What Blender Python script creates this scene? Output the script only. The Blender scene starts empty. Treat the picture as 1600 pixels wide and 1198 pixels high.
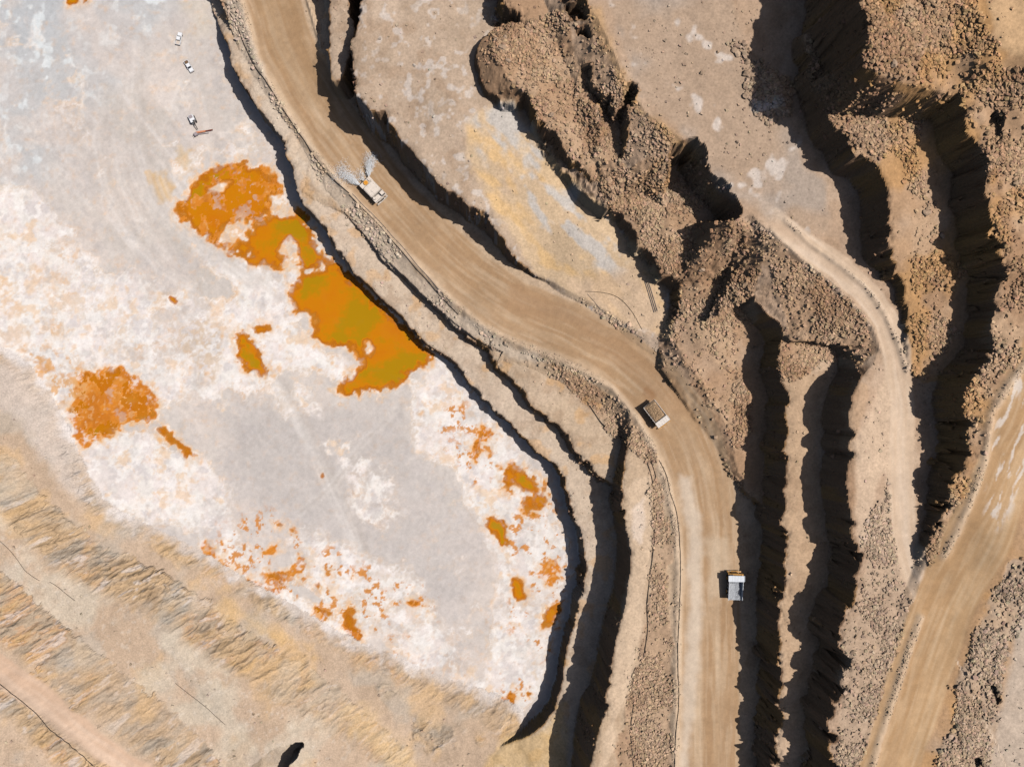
import bpy, bmesh, math, random
import numpy as np
random.seed(7)
rng = np.random.default_rng(7)
S = bpy.context.scene
COL = S.collection

# ------------------------------------------------------------------ camera, sky, sun
F, ZC = 1240.0, 330.0            # focal length in photo pixels, flying height above the pit floor (m)
cam = bpy.data.objects.new('drone_camera', bpy.data.cameras.new('drone_camera'))
COL.objects.link(cam)
cam.data.sensor_fit = 'HORIZONTAL'
cam.data.angle = 2*math.atan(800/F)
cam.data.clip_start = 1.0
cam.data.clip_end = 5000
cam.location = (0, 0, ZC)
S.camera = cam

SUN_EL = 60.0
wd = bpy.data.worlds.new('World'); S.world = wd; wd.use_nodes = True
nt = wd.node_tree
sky = nt.nodes.new('ShaderNodeTexSky'); sky.sky_type = 'NISHITA'; sky.sun_disc = False
sky.dust_density = 2.0; sky.ozone_density = .5; sky.air_density = .8
sky.sun_elevation = math.radians(SUN_EL); sky.sun_rotation = math.radians(90)
bg = nt.nodes['Background']; bg.inputs['Strength'].default_value = 0.065
nt.links.new(sky.outputs[0], bg.inputs[0])
sun = bpy.data.objects.new('sun', bpy.data.lights.new('sun', 'SUN')); COL.objects.link(sun)
sun.data.energy = 5.0; sun.data.angle = math.radians(0.5); sun.data.color = (1.0, 0.965, 0.925)
sun.rotation_euler = (0, math.radians(90-SUN_EL), 0)
S.view_settings.view_transform = 'Standard'; S.view_settings.look = 'None'
S.view_settings.exposure = -0.46; S.view_settings.gamma = 1.0
S.view_settings.use_curve_mapping = False
S.cycles.diffuse_bounces = 0

# ------------------------------------------------------------------ helpers
def W(px, py, z=0.0):
    s = (ZC-z)/F
    return ((px-800)*s, (599-py)*s)

def lin(r, g, b):
    f = lambda c: (c/255/12.92) if c/255 <= .04045 else ((c/255+.055)/1.055)**2.4
    return np.array((f(r), f(g), f(b)))

_tab = rng.random((256, 256)).astype(np.float32)
def vnoise(x, y, scale, seed=0):
    x = x/scale + seed*17.31; y = y/scale + seed*29.77
    ix = np.floor(x).astype(np.int64); iy = np.floor(y).astype(np.int64)
    fx = (x-ix).astype(np.float32); fy = (y-iy).astype(np.float32)
    fx = fx*fx*(3-2*fx); fy = fy*fy*(3-2*fy)
    x0 = ix & 255; x1 = (ix+1) & 255; y0 = iy & 255; y1 = (iy+1) & 255
    a = _tab[y0, x0]; b = _tab[y0, x1]; c = _tab[y1, x0]; d = _tab[y1, x1]
    return (a+(b-a)*fx)*(1-fy) + (c+(d-c)*fx)*fy          # 0..1
def fbm(x, y, scale, octv=4, seed=0, gain=.5):
    t = 0; amp = 1; tot = 0
    for i in range(octv):
        t = t + amp*vnoise(x, y, scale, seed+i*3.7); tot += amp; amp *= gain; scale *= .5
    return t/tot
def sstep(a, b, v):
    t = np.clip((v-a)/(b-a), 0, 1); return t*t*(3-2*t)

def poly_sdf(X, Y, pts, vals=None):
    """signed distance to a closed polygon (positive inside); optionally a value interpolated along its edge"""
    d2 = np.full(X.shape, 1e18, np.float32); inside = np.zeros(X.shape, bool)
    val = np.zeros(X.shape, np.float32) if vals is not None else None
    n = len(pts)
    for i in range(n):
        ax, ay = pts[i]; bx, by = pts[(i+1) % n]
        ex, ey = bx-ax, by-ay
        L = ex*ex+ey*ey
        if L < 1e-9: continue
        t = np.clip(((X-ax)*ex+(Y-ay)*ey)/L, 0, 1)
        q = (X-ax-t*ex)**2+(Y-ay-t*ey)**2
        m = q < d2
        if vals is not None:
            v0, v1 = vals[i], vals[(i+1) % n]
            val[m] = (v0+(v1-v0)*t)[m]
        d2 = np.where(m, q, d2)
        c = ((ay > Y) != (by > Y))
        if ey != 0:
            inside ^= c & (X < ex*(Y-ay)/ey+ax)
    d = np.sqrt(d2)
    d = np.where(inside, d, -d).astype(np.float32)
    return (d, val) if vals is not None else d

def line_dist(X, Y, pts):
    """distance to an open polyline, signed side and distance along it"""
    d2 = np.full(X.shape, 1e18, np.float32); sd = np.zeros(X.shape, np.float32); sl = np.zeros(X.shape, np.float32)
    acc = 0
    for i in range(len(pts)-1):
        ax, ay = pts[i]; bx, by = pts[i+1]
        ex, ey = bx-ax, by-ay; L = math.hypot(ex, ey)
        t = np.clip(((X-ax)*ex+(Y-ay)*ey)/(L*L), 0, 1)
        q = (X-ax-t*ex)**2+(Y-ay-t*ey)**2
        m = q < d2
        side = np.sign(ex*(Y-ay)-ey*(X-ax))
        d2 = np.where(m, q, d2); sd = np.where(m, side, sd); sl = np.where(m, acc+t*L, sl)
        acc += L
    return np.sqrt(d2), sd, sl

def field(X, Y, cps, s=9.0):
    """smooth surface through control points (px, py, z)"""
    num = np.zeros(X.shape, np.float64); den = np.zeros(X.shape, np.float64)
    for px, py, z in cps:
        x, y = W(px, py, z)
        w = 1.0/((X-x)**2+(Y-y)**2+s*s)**1.6
        num += w*z; den += w
    return (num/den).astype(np.float32)

# ------------------------------------------------------------------ terrain grid
STEP = 0.42
def axis(half):
    n = int(half/STEP); core = np.arange(-n, n+1)*STEP
    out = []; p = core[-1]; st = STEP
    while p < 1500: st *= 1.22; p += st; out.append(p)
    out = np.array(out)
    return np.concatenate([-out[::-1], core, out])
xs = axis(227); ys = axis(172)
if len(xs) % 2 == 0: xs = xs[:-1]
if len(ys) % 2 == 0: ys = ys[:-1]
X, Y = np.meshgrid(xs, ys); X = X.astype(np.float32); Y = Y.astype(np.float32)
Xc, Yc = X[::2, ::2], Y[::2, ::2]
def up(A):
    """from the half-resolution grid to the full one"""
    B = np.zeros(X.shape, np.float32)
    B[::2, ::2] = A
    B[1::2, ::2] = (A[:-1]+A[1:])*.5
    B[:, 1::2] = (B[:, :-1:2]+B[:, 2::2])*.5
    return B

n_big = fbm(X, Y, 26, 3, 1)-.5
n_mid = fbm(X, Y, 7, 3, 5)-.5
n_fin = fbm(X, Y, 2.2, 3, 9)-.5
rag = n_mid*3.8 + n_fin*1.7 + (vnoise(X, Y, .8, 13)-.5)*.5
rag = rag*(.45+.95*sstep(.35, .65, fbm(X, Y, 30, 2, 17)))            # how ragged a crest is (m)

# terraces: each a region bounded by its crest, in rising order.  crest vertices (px, py, height, slope)
TER = []
CAP = dict(W1=9, W2=15, W3=15, W4=16, R=6, H=3.5, J=6, L=12.5, O=6, P=3, C=8)     # drop (m) after which a gentle bank turns into a steep wall
def terrace(name, crest, close, cps, slope=74, ragged=1.0, s=9.0):
    TER.append(dict(name=name, crest=crest, close=close, cps=cps, slope=slope, ragged=ragged, s=s))

# south-west walls, facing the sun
terrace('W1', [(-60,548),(10,592),(40,632),(70,692),(100,760),(125,803),(180,840),(250,874),(320,910),(375,946),(430,976),(500,1016),(560,1050),(640,1092),(720,1128),(775,1163),(800,1190),(800,1400)],
        [(-900,1400),(-900,300)], [(0,640,5),(100,790,5),(300,920,5),(480,1020,5),(640,1120,6),(760,1180,8),(800,1198,9)], 28, .7)
terrace('W2', [(-60,760),(0,832),(40,868),(70,893),(115,925),(160,942),(210,966),(270,1004),(330,1048),(390,1086),(440,1116),(500,1150),(560,1195),(600,1260),(640,1400)],
        [(-900,1400),(-900,500)], [(0,850,18),(200,980,18),(400,1100,18),(540,1190,17)], 39, .9)
terrace('W3', [(-60,965),(0,1020),(30,1042),(70,1076),(120,1116),(170,1156),(220,1196),(260,1240),(330,1400)],
        [(-900,1400),(-900,800)], [(0,1030,31),(120,1130,31),(220,1198,31)], 39, .9)
terrace('W4', [(-80,1085),(-10,1125),(60,1180),(100,1225),(160,1400)],
        [(-900,1400),(-900,1000)], [(0,1150,41),(60,1198,41)], 36, 1.)
# east of the pit floor
terrace('A', [(322,-60),(330,8),(336,25),(346,48),(354,65),(358,82),(363,100),(375,120),(386,140),(400,165),(420,190),(436,208),(445,226),(451,245),(456,270),(461,292),(468,308),(483,326),(493,342),(510,362),(523,387),(541,410),(552,428),(563,432),(577,446),(596,465),(613,482),(631,500),(651,520),(667,537),(688,552),(708,566),(723,582),(736,602),(751,622),(771,640),(791,657),(815,680),(833,697),(858,720),(880,747),(888,775),(897,800),(905,822),(911,845),(914,880),(909,915),(903,945),(897,975),(888,1010),(879,1045),(875,1080),(867,1108),(850,1132),(825,1150),(800,1160),(783,1166),(770,1182),(765,1400)],
        [(3500,1400),(3500,-900),(322,-900)],
        [(300,-60,.5),(326,0,.5),(336,22,3),(352,60,12),(365,100,13),(400,165,14),(450,250,14.5),(500,340,13.5),(560,430,11.5),(640,510,10.5),(720,580,10.5),(800,665,11),(880,750,12),(912,860,12.5),(890,1000,12.5),(872,1090,12),(845,1140,12),(790,1163,9),(860,1190,13),(775,1185,8.5),(450,100,14),(520,250,15)], 74, .75)
terrace('B', [(470,300),(505,318),(532,330),(560,352),(580,380),(603,408),(625,425),(645,442),(668,466),(690,488),(712,504),(735,524),(762,543),(768,562),(790,586),(820,612),(831,632),(853,650),(883,677),(901,700),(918,725),(938,752),(950,760),(980,766),(1060,780)],
        [(3500,780),(3500,-900),(600,-900)],
        [(480,300,14.6),(520,325,14.6),(560,360,14.8),(600,405,15),(660,462,16.5),(720,515,18),(770,570,19),(850,650,20),(900,700,20.5),(940,750,21),(600,350,17),(700,450,19.5),(840,590,21.5)], 72, .9)
terrace('R', [(340,-80,22),(392,60,22),(425,140,22),(470,205,22),(520,275,22),(575,335,22),(640,405,22),(700,462,22),(760,512,24),(830,548,28),(900,575,34),(955,606,36),(985,640,45),(986,668,60),(980,692,74),(975,722,74),(968,760,74),(971,790,74),(978,815,74),(985,860,74),(984,890,74),(981,912,74),(977,948,74),(966,980,74),(960,1010,74),(953,1038,74),(955,1060,74),(951,1085,74),(951,1110,70),(937,1135,66),(929,1170,66),(921,1200,70),(900,1400,70)],
        [(3500,1400),(3500,-900),(340,-900)],
        [(420,0,14),(470,150,15),(580,290,17),(700,430,20),(800,510,23),(930,570,26),(1020,640,28.5),(1090,760,31.5),(1100,900,34),(1100,1050,36.5),(1100,1198,38.5),(990,760,30.5),(1005,900,32.5),(985,1050,34.5),(960,1198,36.5),(960,600,24.5),(600,250,17),(520,100,15)], 74, .8)
terrace('H', [(572,-80),(563,10),(564,42),(552,62),(550,87),(546,115),(556,145),(577,177),(600,178),(617,200),(626,220),(650,245),(666,262),(683,282),(706,297),(736,320),(761,337),(776,362),(793,392),(808,412),(836,431),(880,450,45),(920,470,30),(960,492,26),(1000,515,24),(1040,545,26),(1075,585,30),(1100,628,33),(1122,664,35),(1140,700,38),(1150,732,45),(1165,760,60),(1200,790)],
        [(3500,790),(3500,-900),(572,-900)],
        [(560,-40,44.5),(555,60,44.5),(560,140,43.5),(620,205,41.5),(665,262,41),(740,325,41),(775,362,39),(797,398,32),(836,432,23),(900,470,25.2),(960,495,26.8),(1000,520,28),(700,150,45),(780,220,43),(850,280,41),(920,340,35),(980,400,31.5),(1020,450,30),(1100,620,31),(1140,700,33)], 74, .9)
terrace('ledge', [(500,-80),(512,10),(514,40),(513,80),(520,122),(534,122),(545,90),(552,50),(545,20),(548,-80)], [], [(530,60,31)], 74, .6)
terrace('J', [(786,-80),(793,5),(818,25),(822,36,55),(800,50,40),(780,75,36),(785,110,38),(803,135,55),(823,150),(838,162),(848,185),(863,202),(876,225),(896,247),(913,265),(928,287),(948,312),(957,325),(972,331),(977,345),(993,362),(998,385),(1017,388),(1035,415),(1038,430),(1060,443),(1058,470),(1061,497,66),(1051,530,50),(1068,560,36),(1098,600,34),(1122,640,34),(1140,680,36),(1152,730,45),(1170,770,60),(1200,800)],
        [(3500,800),(3500,-900),(786,-900)],
        [(790,0,56),(830,100,55),(870,200,54),(910,260,52.5),(950,310,45),(977,348,40),(1030,412,37.5),(1060,470,32.5),(1055,525,31.5),(1100,430,42),(1150,390,48.5),(1120,380,49.5),(1068,378,48),(1092,420,46.5),(1060,410,43),(1040,330,46),(980,250,52),(900,120,54.5),(1110,520,37.5),(1150,540,36.5),(1130,620,33.5),(1155,700,34.5),(1170,440,42.5)], 72, 1.1)
terrace('C', [(1168,384,50),(1186,391,60),(1200,402),(1208,440),(1214,470),(1226,497),(1223,525),(1222,550),(1210,575),(1213,600),(1232,622),(1224,650),(1232,675),(1222,705),(1235,715),(1227,740),(1220,770),(1229,795),(1223,817),(1227,845),(1221,887),(1220,935),(1222,960),(1221,998),(1218,1035),(1220,1060),(1221,1098),(1218,1135),(1213,1173),(1210,1200),(1205,1400)],
        [(3500,1400),(3500,384)],
        [(1190,395,48),(1225,500,50.8),(1222,600,51),(1230,700,52),(1225,850,53),(1221,1000,53.4),(1212,1198,53.5)], 75, 1.35)
terrace('L', [(900,-80,42),(912,0,41),(936,37,40),(951,72,39),(961,92,39),(973,127,39),(996,160,38),(1008,180,37),(1048,205,37),(1066,217,40),(1076,240,48),(1088,262,58),(1103,282,68),(1120,315,74),(1128,332,66),(1143,345,50),(1175,338,49),(1190,350,48),(1207,360,45),(1230,384,38),(1250,404,33),(1300,442,29),(1340,482,29),(1365,514,30),(1374,545,34),(1362,572,52),(1345,588,72),(1336,605),(1331,637),(1324,662),(1337,680),(1326,700),(1336,712),(1325,722),(1321,750),(1325,775),(1330,800),(1332,825),(1336,850),(1338,890),(1338,925),(1330,955),(1318,985),(1312,1018),(1322,1040),(1318,1070),(1303,1085),(1300,1110),(1290,1135),(1296,1150),(1288,1173),(1300,1200),(1290,1400)],
        [(3500,1400),(3500,-900),(900,-900)],
        [(950,40,65),(1050,180,65.5),(1110,290,65),(1200,345,64),(1300,440,62),(1390,560,61.5),(1335,620,68.5),(1330,700,69.5),(1330,850,70.5),(1320,1000,72),(1300,1198,71),(1410,700,65),(1420,850,67),(1440,930,69),(1150,60,66),(1220,160,65.5),(1280,280,64.5),(1420,1100,70)], 74, 1.5)
terrace('O', [(1262,55,66),(1256,72),(1268,100),(1270,130),(1284,158),(1304,188),(1322,212),(1340,240),(1368,258),(1383,285),(1389,320),(1391,350),(1386,385,66),(1398,420,70),(1412,450),(1414,500),(1417,545,60),(1422,575,40),(1460,620,30),(1480,640,30)],
        [(3500,640),(3500,40),(1300,40)],
        [(1262,65,73),(1270,125,74.5),(1325,212,81),(1388,320,82),(1392,370,77),(1412,445,67.5),(1415,510,65),(1420,570,62.5),(1440,200,83),(1440,300,78),(1475,400,71),(1470,500,66.5),(1440,600,63.5)], 74, 1.2)
terrace('P', [(1355,-80),(1353,40),(1348,92),(1375,118,66),(1425,130,64),(1470,142,66),(1500,150),(1511,175),(1516,212),(1535,232),(1546,252),(1553,300),(1555,340),(1558,378),(1572,398),(1575,430),(1560,445),(1549,470),(1551,500),(1558,525),(1558,542),(1545,554),(1535,575),(1525,598),(1516,615),(1514,645),(1515,675),(1515,708),(1500,730),(1488,760),(1482,787),(1472,812),(1464,828),(1458,850),(1447,872,66),(1441,890,50),(1430,935,25),(1400,1010,20),(1375,1100,20),(1345,1198,20),(1320,1400,20)],
        [(3500,1400),(3500,-900),(1355,-900)],
        [(1352,30,104),(1360,95,102),(1480,140,96.5),(1540,250,93.5),(1560,380,88),(1553,500,79),(1520,610,80),(1515,700,80.5),(1485,770,77),(1460,850,72.5),(1441,895,69.3),(1400,1010,70),(1345,1198,71),(1580,640,84),(1540,740,79),(1480,860,72.5),(1450,960,70),(1400,1150,70.5),(1560,1000,74),(1590,860,79),(1500,1198,73),(1580,60,106)], 74, 1.5)

def crest_world(t):
    pts, sl = [], []
    # the height of a crest vertex comes from the surface itself: two fixed-point passes
    for c in t['crest']:
        z = 20.0
        for _ in range(6):
            x, y = W(c[0], c[1], z)
            z = float(field(np.array([x]), np.array([y]), t['cps'], t['s'])[0])
        pts.append(W(c[0], c[1], z)); sl.append(c[2] if len(c) > 2 else t['slope'])
    zc = t['cps'][0][2]
    for c in t['close']:
        pts.append(W(c[0], c[1], zc)); sl.append(t['slope'])
    return pts, sl

Z = np.full(X.shape, 0.15, np.float32)
REG = np.zeros(X.shape, np.int16)            # which terrace owns a vertex
WALL = np.zeros(X.shape, np.float32)         # metres outside the owner's crest
for k, t in enumerate(TER):
    pts, sl = crest_world(t)
    d, sv = poly_sdf(Xc, Yc, pts, sl)
    d = up(d); sv = up(sv)
    zt = up(field(Xc, Yc, t['cps'], t['s']))
    steep = np.clip((sv-25)/45, .25, 1)
    dd = d + rag*t['ragged']*steep*np.exp(-(np.maximum(d, 0)/9)**2)
    sv = np.where(sv > 60, sv+9.5*np.clip((sv-60)/10, 0, 1), sv)
    tanv = np.tan(np.radians(np.clip(sv, 12, 84)))
    drop = np.maximum(0, -dd)*tanv*(1+.25*n_fin)
    cap = CAP.get(t['name'], 99.0)
    if t['name'] == 'R': cap = np.where(sv < 26, 2.6, 6.0)
    if t['name'] == 'L': cap = 11.5+15*sstep(34, 39, sv)
    steeper = np.maximum(0, -dd-cap/tanv)*np.maximum(0, 6.5-tanv)
    h = zt - drop - steeper
    # gentle rounding and crumbling just behind the lip
    h -= np.where(dd > 0, .9*np.exp(-dd/1.1), .9)*np.clip((sv-40)/25, 0, 1)
    own = h > Z
    Z = np.where(own, h, Z); REG[own] = k+1
    WALL = np.where(own, np.maximum(0, -dd), WALL)
RID = {t['name']: i+1 for i, t in enumerate(TER)}

# scoops bitten out of the wall under the big upper bench, and hollows in the spoil
def cut(pts, z, zref, slope=74, amp=.8):
    global Z, WALL
    w = [W(a, b, zref) for a, b in pts]
    x0, x1 = min(p[0] for p in w)-14, max(p[0] for p in w)+14; y0, y1 = min(p[1] for p in w)-14, max(p[1] for p in w)+14
    i0, i1 = np.searchsorted(ys, [y0, y1]); j0, j1 = np.searchsorted(xs, [x0, x1])
    sl = (slice(i0, i1), slice(j0, j1))
    d = poly_sdf(X[sl], Y[sl], w)+rag[sl]*amp
    h = z+np.maximum(0, -d)*math.tan(math.radians(min(83, slope+8)))
    m = h < Z[sl]
    Z[sl] = np.where(m, h, Z[sl]); WALL[sl] = np.where(m, np.maximum(WALL[sl], .5), WALL[sl])
cut([(868,-40),(868,2),(880,14),(893,12),(888,-40)], 55, 55)
cut([(884,22),(893,40),(912,44),(908,26)], 54.6, 55)
cut([(895,48),(900,64),(918,70),(916,56)], 54.4, 55)
cut([(907,110),(908,150),(922,163),(936,166),(930,150),(918,140),(918,112)], 53.5, 54)
cut([(938,168),(936,215),(942,245),(958,254),(980,258),(968,235),(966,215),(972,190),(968,180),(956,192),(948,170)], 52.5, 53)
cut([(974,152),(972,172),(980,176),(984,150)], 56, 56)
cut([(1044,255),(1036,290),(1038,312),(1050,330),(1076,347),(1110,348),(1125,344),(1105,322),(1085,300),(1072,270),(1060,252)], 45, 46)
cut([(1552,178),(1550,230),(1554,276),(1562,276),(1562,230),(1563,180)], 93, 95, 74)

cut([(1546,1066),(1556,1072),(1566,1096),(1560,1100),(1548,1084)], 70.5, 73, 74, .25)
cut([(1520,1184),(1532,1182),(1536,1196),(1522,1200)], 70.3, 73, 74, .25)

# ------------------------------------------------------------------ roads, windrows
ROADS = {
 'haul': ([(395,-60),(420,0),(440,70),(478,140),(520,205),(565,265),(615,325),(670,385),(730,440),(800,487),(880,520),(960,560),(1020,610),(1065,670),(1092,740),(1104,820),(1105,920),(1106,1060),(1105,1198),(1104,1300)], 15, 12.2),
 'side': ([(1160,310),(1210,350),(1260,385),(1310,420),(1355,460),(1385,505),(1400,555),(1407,610),(1408,680),(1408,760),(1412,830),(1425,890),(1446,930),(1462,965)], 62, 4.4),
 'east': ([(1680,480),(1625,600),(1585,700),(1545,800),(1500,890),(1468,960),(1440,1040),(1415,1120),(1388,1198),(1360,1280)], 73, 9.6),
 'southwest': ([(-60,995),(0,1042),(60,1088),(130,1142),(200,1196),(260,1240)], 31, 3.6),
}
def ground_z(px, py, z0=20.0):
    z = z0
    for _ in range(8):
        x, y = W(px, py, z); z = zat(x, y)
    return z
def zat(x, y):
    j = int(np.clip(np.searchsorted(xs, x)-1, 0, len(xs)-2)); i = int(np.clip(np.searchsorted(ys, y)-1, 0, len(ys)-2))
    tx = (x-xs[j])/(xs[j+1]-xs[j]); ty = (y-ys[i])/(ys[i+1]-ys[i])
    return float((Z[i, j]*(1-tx)+Z[i, j+1]*tx)*(1-ty)+(Z[i+1, j]*(1-tx)+Z[i+1, j+1]*tx)*ty)
def wline(pts, z0):
    out = []
    for a, b in pts:
        z = ground_z(a, b, z0); out.append(W(a, b, z))
    return out

Zs = Z.copy()
RD = {}
for nm, (pts, z0, hw) in ROADS.items():
    wl = wline(pts, z0)
    d, sd, sl = line_dist(Xc, Yc, wl)
    RD[nm] = (up(d*np.where(sd == 0, 1, sd)), up(sl), hw)
# smooth height noise everywhere except roads
onroad = np.zeros(X.shape, np.float32)
for nm, (du, sl, hw) in RD.items():
    onroad = np.maximum(onroad, 1-sstep(hw-1.2, hw+.6, np.abs(du)+n_mid*1.6))

# rubble zones, in photo coordinates of the ground they lie on
PX = 800+F*X/(ZC-Z); PY = 599-F*Y/(ZC-Z)
def zone(pts, soft=8, warp=1.0):
    x0 = min(p[0] for p in pts)-30; x1 = max(p[0] for p in pts)+30; y0 = min(p[1] for p in pts)-30; y1 = max(p[1] for p in pts)+30
    m = (PX > x0) & (PX < x1) & (PY > y0) & (PY < y1)
    out = np.zeros(X.shape, np.float32)
    a, b = PX[m], PY[m]
    d = poly_sdf(a, b, pts)+(n_mid[m]*26+n_fin[m]*10)*warp
    out[m] = sstep(-soft*.5, soft*.5, d)
    return out
RZ = [
 ('J', [(775,30),(815,40),(880,15),(905,90),(935,105),(925,165),(940,180),(985,258),(1035,250),(1040,320),(1080,352),(1170,345),(1190,395),(1180,440),(1180,490),(1155,540),(1165,600),(1170,680),(1155,722),(1125,655),(1095,605),(1065,560),(1048,530),(1060,500),(1062,440),(1035,415),(1017,387),(995,365),(975,345),(930,290),(895,247),(862,202),(837,162),(800,140),(765,80)], 1.0),
 ('N', [(1190,362),(1212,372),(1250,410),(1300,450),(1336,490),(1360,520),(1368,550),(1345,582),(1285,572),(1212,605),(1222,540),(1225,497),(1207,440),(1190,400)], 1.0),
 ('O', [(1262,60),(1300,120),(1440,165),(1432,210),(1445,280),(1475,400),(1508,425),(1478,480),(1497,520),(1440,600),(1428,590),(1425,470),(1430,330),(1395,240),(1370,262),(1330,235),(1270,135)], .7),
 ('P', [(1352,-30),(1525,-30),(1560,90),(1620,110),(1640,520),(1590,560),(1540,640),(1535,720),(1495,820),(1450,905),(1435,890),(1485,780),(1512,700),(1512,610),(1550,540),(1548,470),(1575,410),(1550,300),(1510,170),(1345,95)], 1.0),
 ('D', [(1390,738),(1352,830),(1350,930),(1318,1000),(1300,1230),(1352,1230),(1385,1100),(1425,985),(1432,935),(1412,905),(1396,820)], .9),
 ('Dfringe', [(1330,590),(1355,600),(1340,690),(1345,760),(1335,860),(1322,800),(1318,700),(1322,640)], .7),
 ('E', [(1640,850),(1575,880),(1535,970),(1500,1060),(1465,1198),(1440,1260),(1540,1240),(1565,1090),(1580,1000),(1640,930)], 1.0),
 ('G', [(1015,728),(1036,770),(1048,850),(1050,1000),(1046,1230),(955,1230),(978,1110),(998,1040),(1006,980),(1014,900),(1020,830)], 1.0),
 ('B', [(850,555),(905,580),(955,605),(995,655),(1025,725),(1008,722),(980,692),(950,668),(920,642),(885,600)], .75),
 ('Ledge', [(1142,66),(1165,66),(1192,108),(1232,122),(1235,180),(1205,205),(1178,175),(1163,120)], 1.0),
 ('Lslope', [(912,0),(940,40),(962,92),(996,160),(1048,206),(1076,240),(1120,315),(1060,330),(1000,270),(960,250),(930,170),(905,100)], .45),
]
RUB = np.zeros(X.shape, np.float32); RZM = {}
for nm, pts, w in RZ:
    zz = zone(pts); RZM[nm] = zz*w; RUB = np.maximum(RUB, zz*w)
smooth1 = zone([(1052,500),(1085,520),(1130,580),(1140,640),(1105,605),(1065,545)], 16, .5)
RUB *= 1-.85*smooth1
RUB *= 1-onroad

def blur(A, r):
    for ax in (0, 1):
        c = np.cumsum(np.pad(A, [(r+1, r) if k == ax else (0, 0) for k in (0, 1)], mode='edge'), axis=ax, dtype=np.float64)
        n = A.shape[ax]
        hi_ = np.take(c, np.arange(2*r+1, 2*r+1+n), axis=ax); lo_ = np.take(c, np.arange(0, n), axis=ax)
        A = ((hi_-lo_)/(2*r+1)).astype(np.float32)
    return A
swm = np.isin(REG, [RID[n] for n in ('W1', 'W2', 'W3', 'W4')]).astype(np.float32)
swm *= sstep(775, 735, PX)
wgt = sstep(.02, .4, blur(blur(swm, 8), 8))*sstep(780, 740, PX)*((REG == 0) | (swm > 0))
Zb = blur(blur(Z, 8), 8)
Z = Z+(Zb-Z)*wgt
TOE = np.where(REG == 0, np.maximum(0, Z-.16), 0)
cut([(398,1196),(428,1178),(452,1167),(469,1163),(462,1178),(450,1192),(440,1215),(430,1260),(385,1260)], 7.0, 17, 76, 1.3)

# relief
flr = (REG == 0).astype(np.float32)
sw = np.isin(REG, [RID[n] for n in ('W1', 'W2', 'W3', 'W4')]).astype(np.float32)
ca, sa = math.cos(math.radians(24)), math.sin(math.radians(24))
U = X*ca+Y*sa; V = -X*sa+Y*ca
def ridged(u, v, sc, seed): return 1-np.abs(2*fbm(u, v, sc, 3, seed)-1)
strata = ridged(U/2.6+n_big*5, V+n_mid*3, 4.6, 21)**3*.8 + ridged(U/2.2+n_mid*3, V+n_fin*1.2, 2.0, 27)**2*.55 + (fbm(X, Y, 9, 3, 29)-.5)*.9 + ridged(U/2.0+n_fin*2, V+n_fin, 1.1, 30)*.22
wslope = sstep(.0, 6, WALL+n_mid*5)*sw*(.5+.75*sstep(.35, .6, fbm(X, Y, 24, 3, 33)))
wslope = np.maximum(wslope, .75*zone([(470,1000),(560,1045),(640,1085),(770,1160),(730,1260),(600,1260),(520,1180),(440,1090),(400,1010)], 30, 1.2)*sw*sstep(.42, .6, fbm(X, Y, 13, 3, 35)))
wslope *= (1-.9*onroad)*sstep(.3, 3.0, Z+n_mid*2)
# the lower sun-facing bank is rocky too, benches smooth
Z = Z + wslope*(strata-.6)*1.65
Z = Z + (1-flr)*(1-onroad)*(n_mid*.55+n_fin*.30) + onroad*(n_big*.25)
topr = zone([(1352,-60),(1700,-60),(1700,400),(1560,380),(1510,160),(1350,90)], 30, 1)
Z = Z + topr*(fbm(X, Y, 26, 4, 32)-.5)*13*sstep(1, 14, 16-WALL)
Z = Z + RUB*((fbm(X, Y, 9, 3, 31)-.5)*1.3 + (vnoise(X, Y, 1.5, 37)-.5)*.35)
Z = Z + (1-sw)*(1-flr)*sstep(.2, 2, WALL)*(ridged(X, Y, 3.5, 41)-.6)*.6

def windrow(pts, z0, h, w, seed):
    global Z
    wl = wline(pts, z0)
    d, sd, sl = line_dist(Xc, Yc, wl)
    d = up(d); b = np.exp(-(d/w)**2)*h*(.75+.6*vnoise(X, Y, 2.0, seed)+.3*vnoise(X, Y, .9, seed+1))
    Z = Z+b
    return b
BERM = windrow([(366,-40),(384,30),(398,88),(424,140),(455,188),(492,240),(540,295),(572,330),(620,382),(668,432),(708,472),(752,508),(800,533),(852,552),(905,575),(955,606),(992,650),(1020,700),(1042,760),(1056,820),(1060,900),(1058,1000),(1056,1100),(1052,1240)], 20, .8, 1.5, 51)
BERM = BERM + windrow([(1608,560),(1575,600),(1548,645),(1538,715),(1520,770),(1495,830),(1474,868)], 75, .8, 1.3, 55)
BERM = BERM + windrow([(1437,965),(1428,990),(1405,1060),(1385,1120),(1362,1198),(1340,1250)], 75, .8, 1.3, 57)
BERM = BERM + .6*windrow([(1228,345),(1262,378),(1310,412),(1352,448),(1382,490),(1404,540),(1416,580)], 62, .8, .9, 58)
BERM = BERM + .5*windrow([(1205,360),(1250,403),(1300,442),(1338,482),(1364,514),(1376,548)], 62, .6, .9, 59)
BERM = BERM + .4*windrow([(0,1066),(60,1112),(120,1160),(170,1206)], 31, .7, .9, 60)
BERM = BERM + .4*windrow([(478,-10),(490,30),(502,75)], 15, .8, .8, 61)

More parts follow.
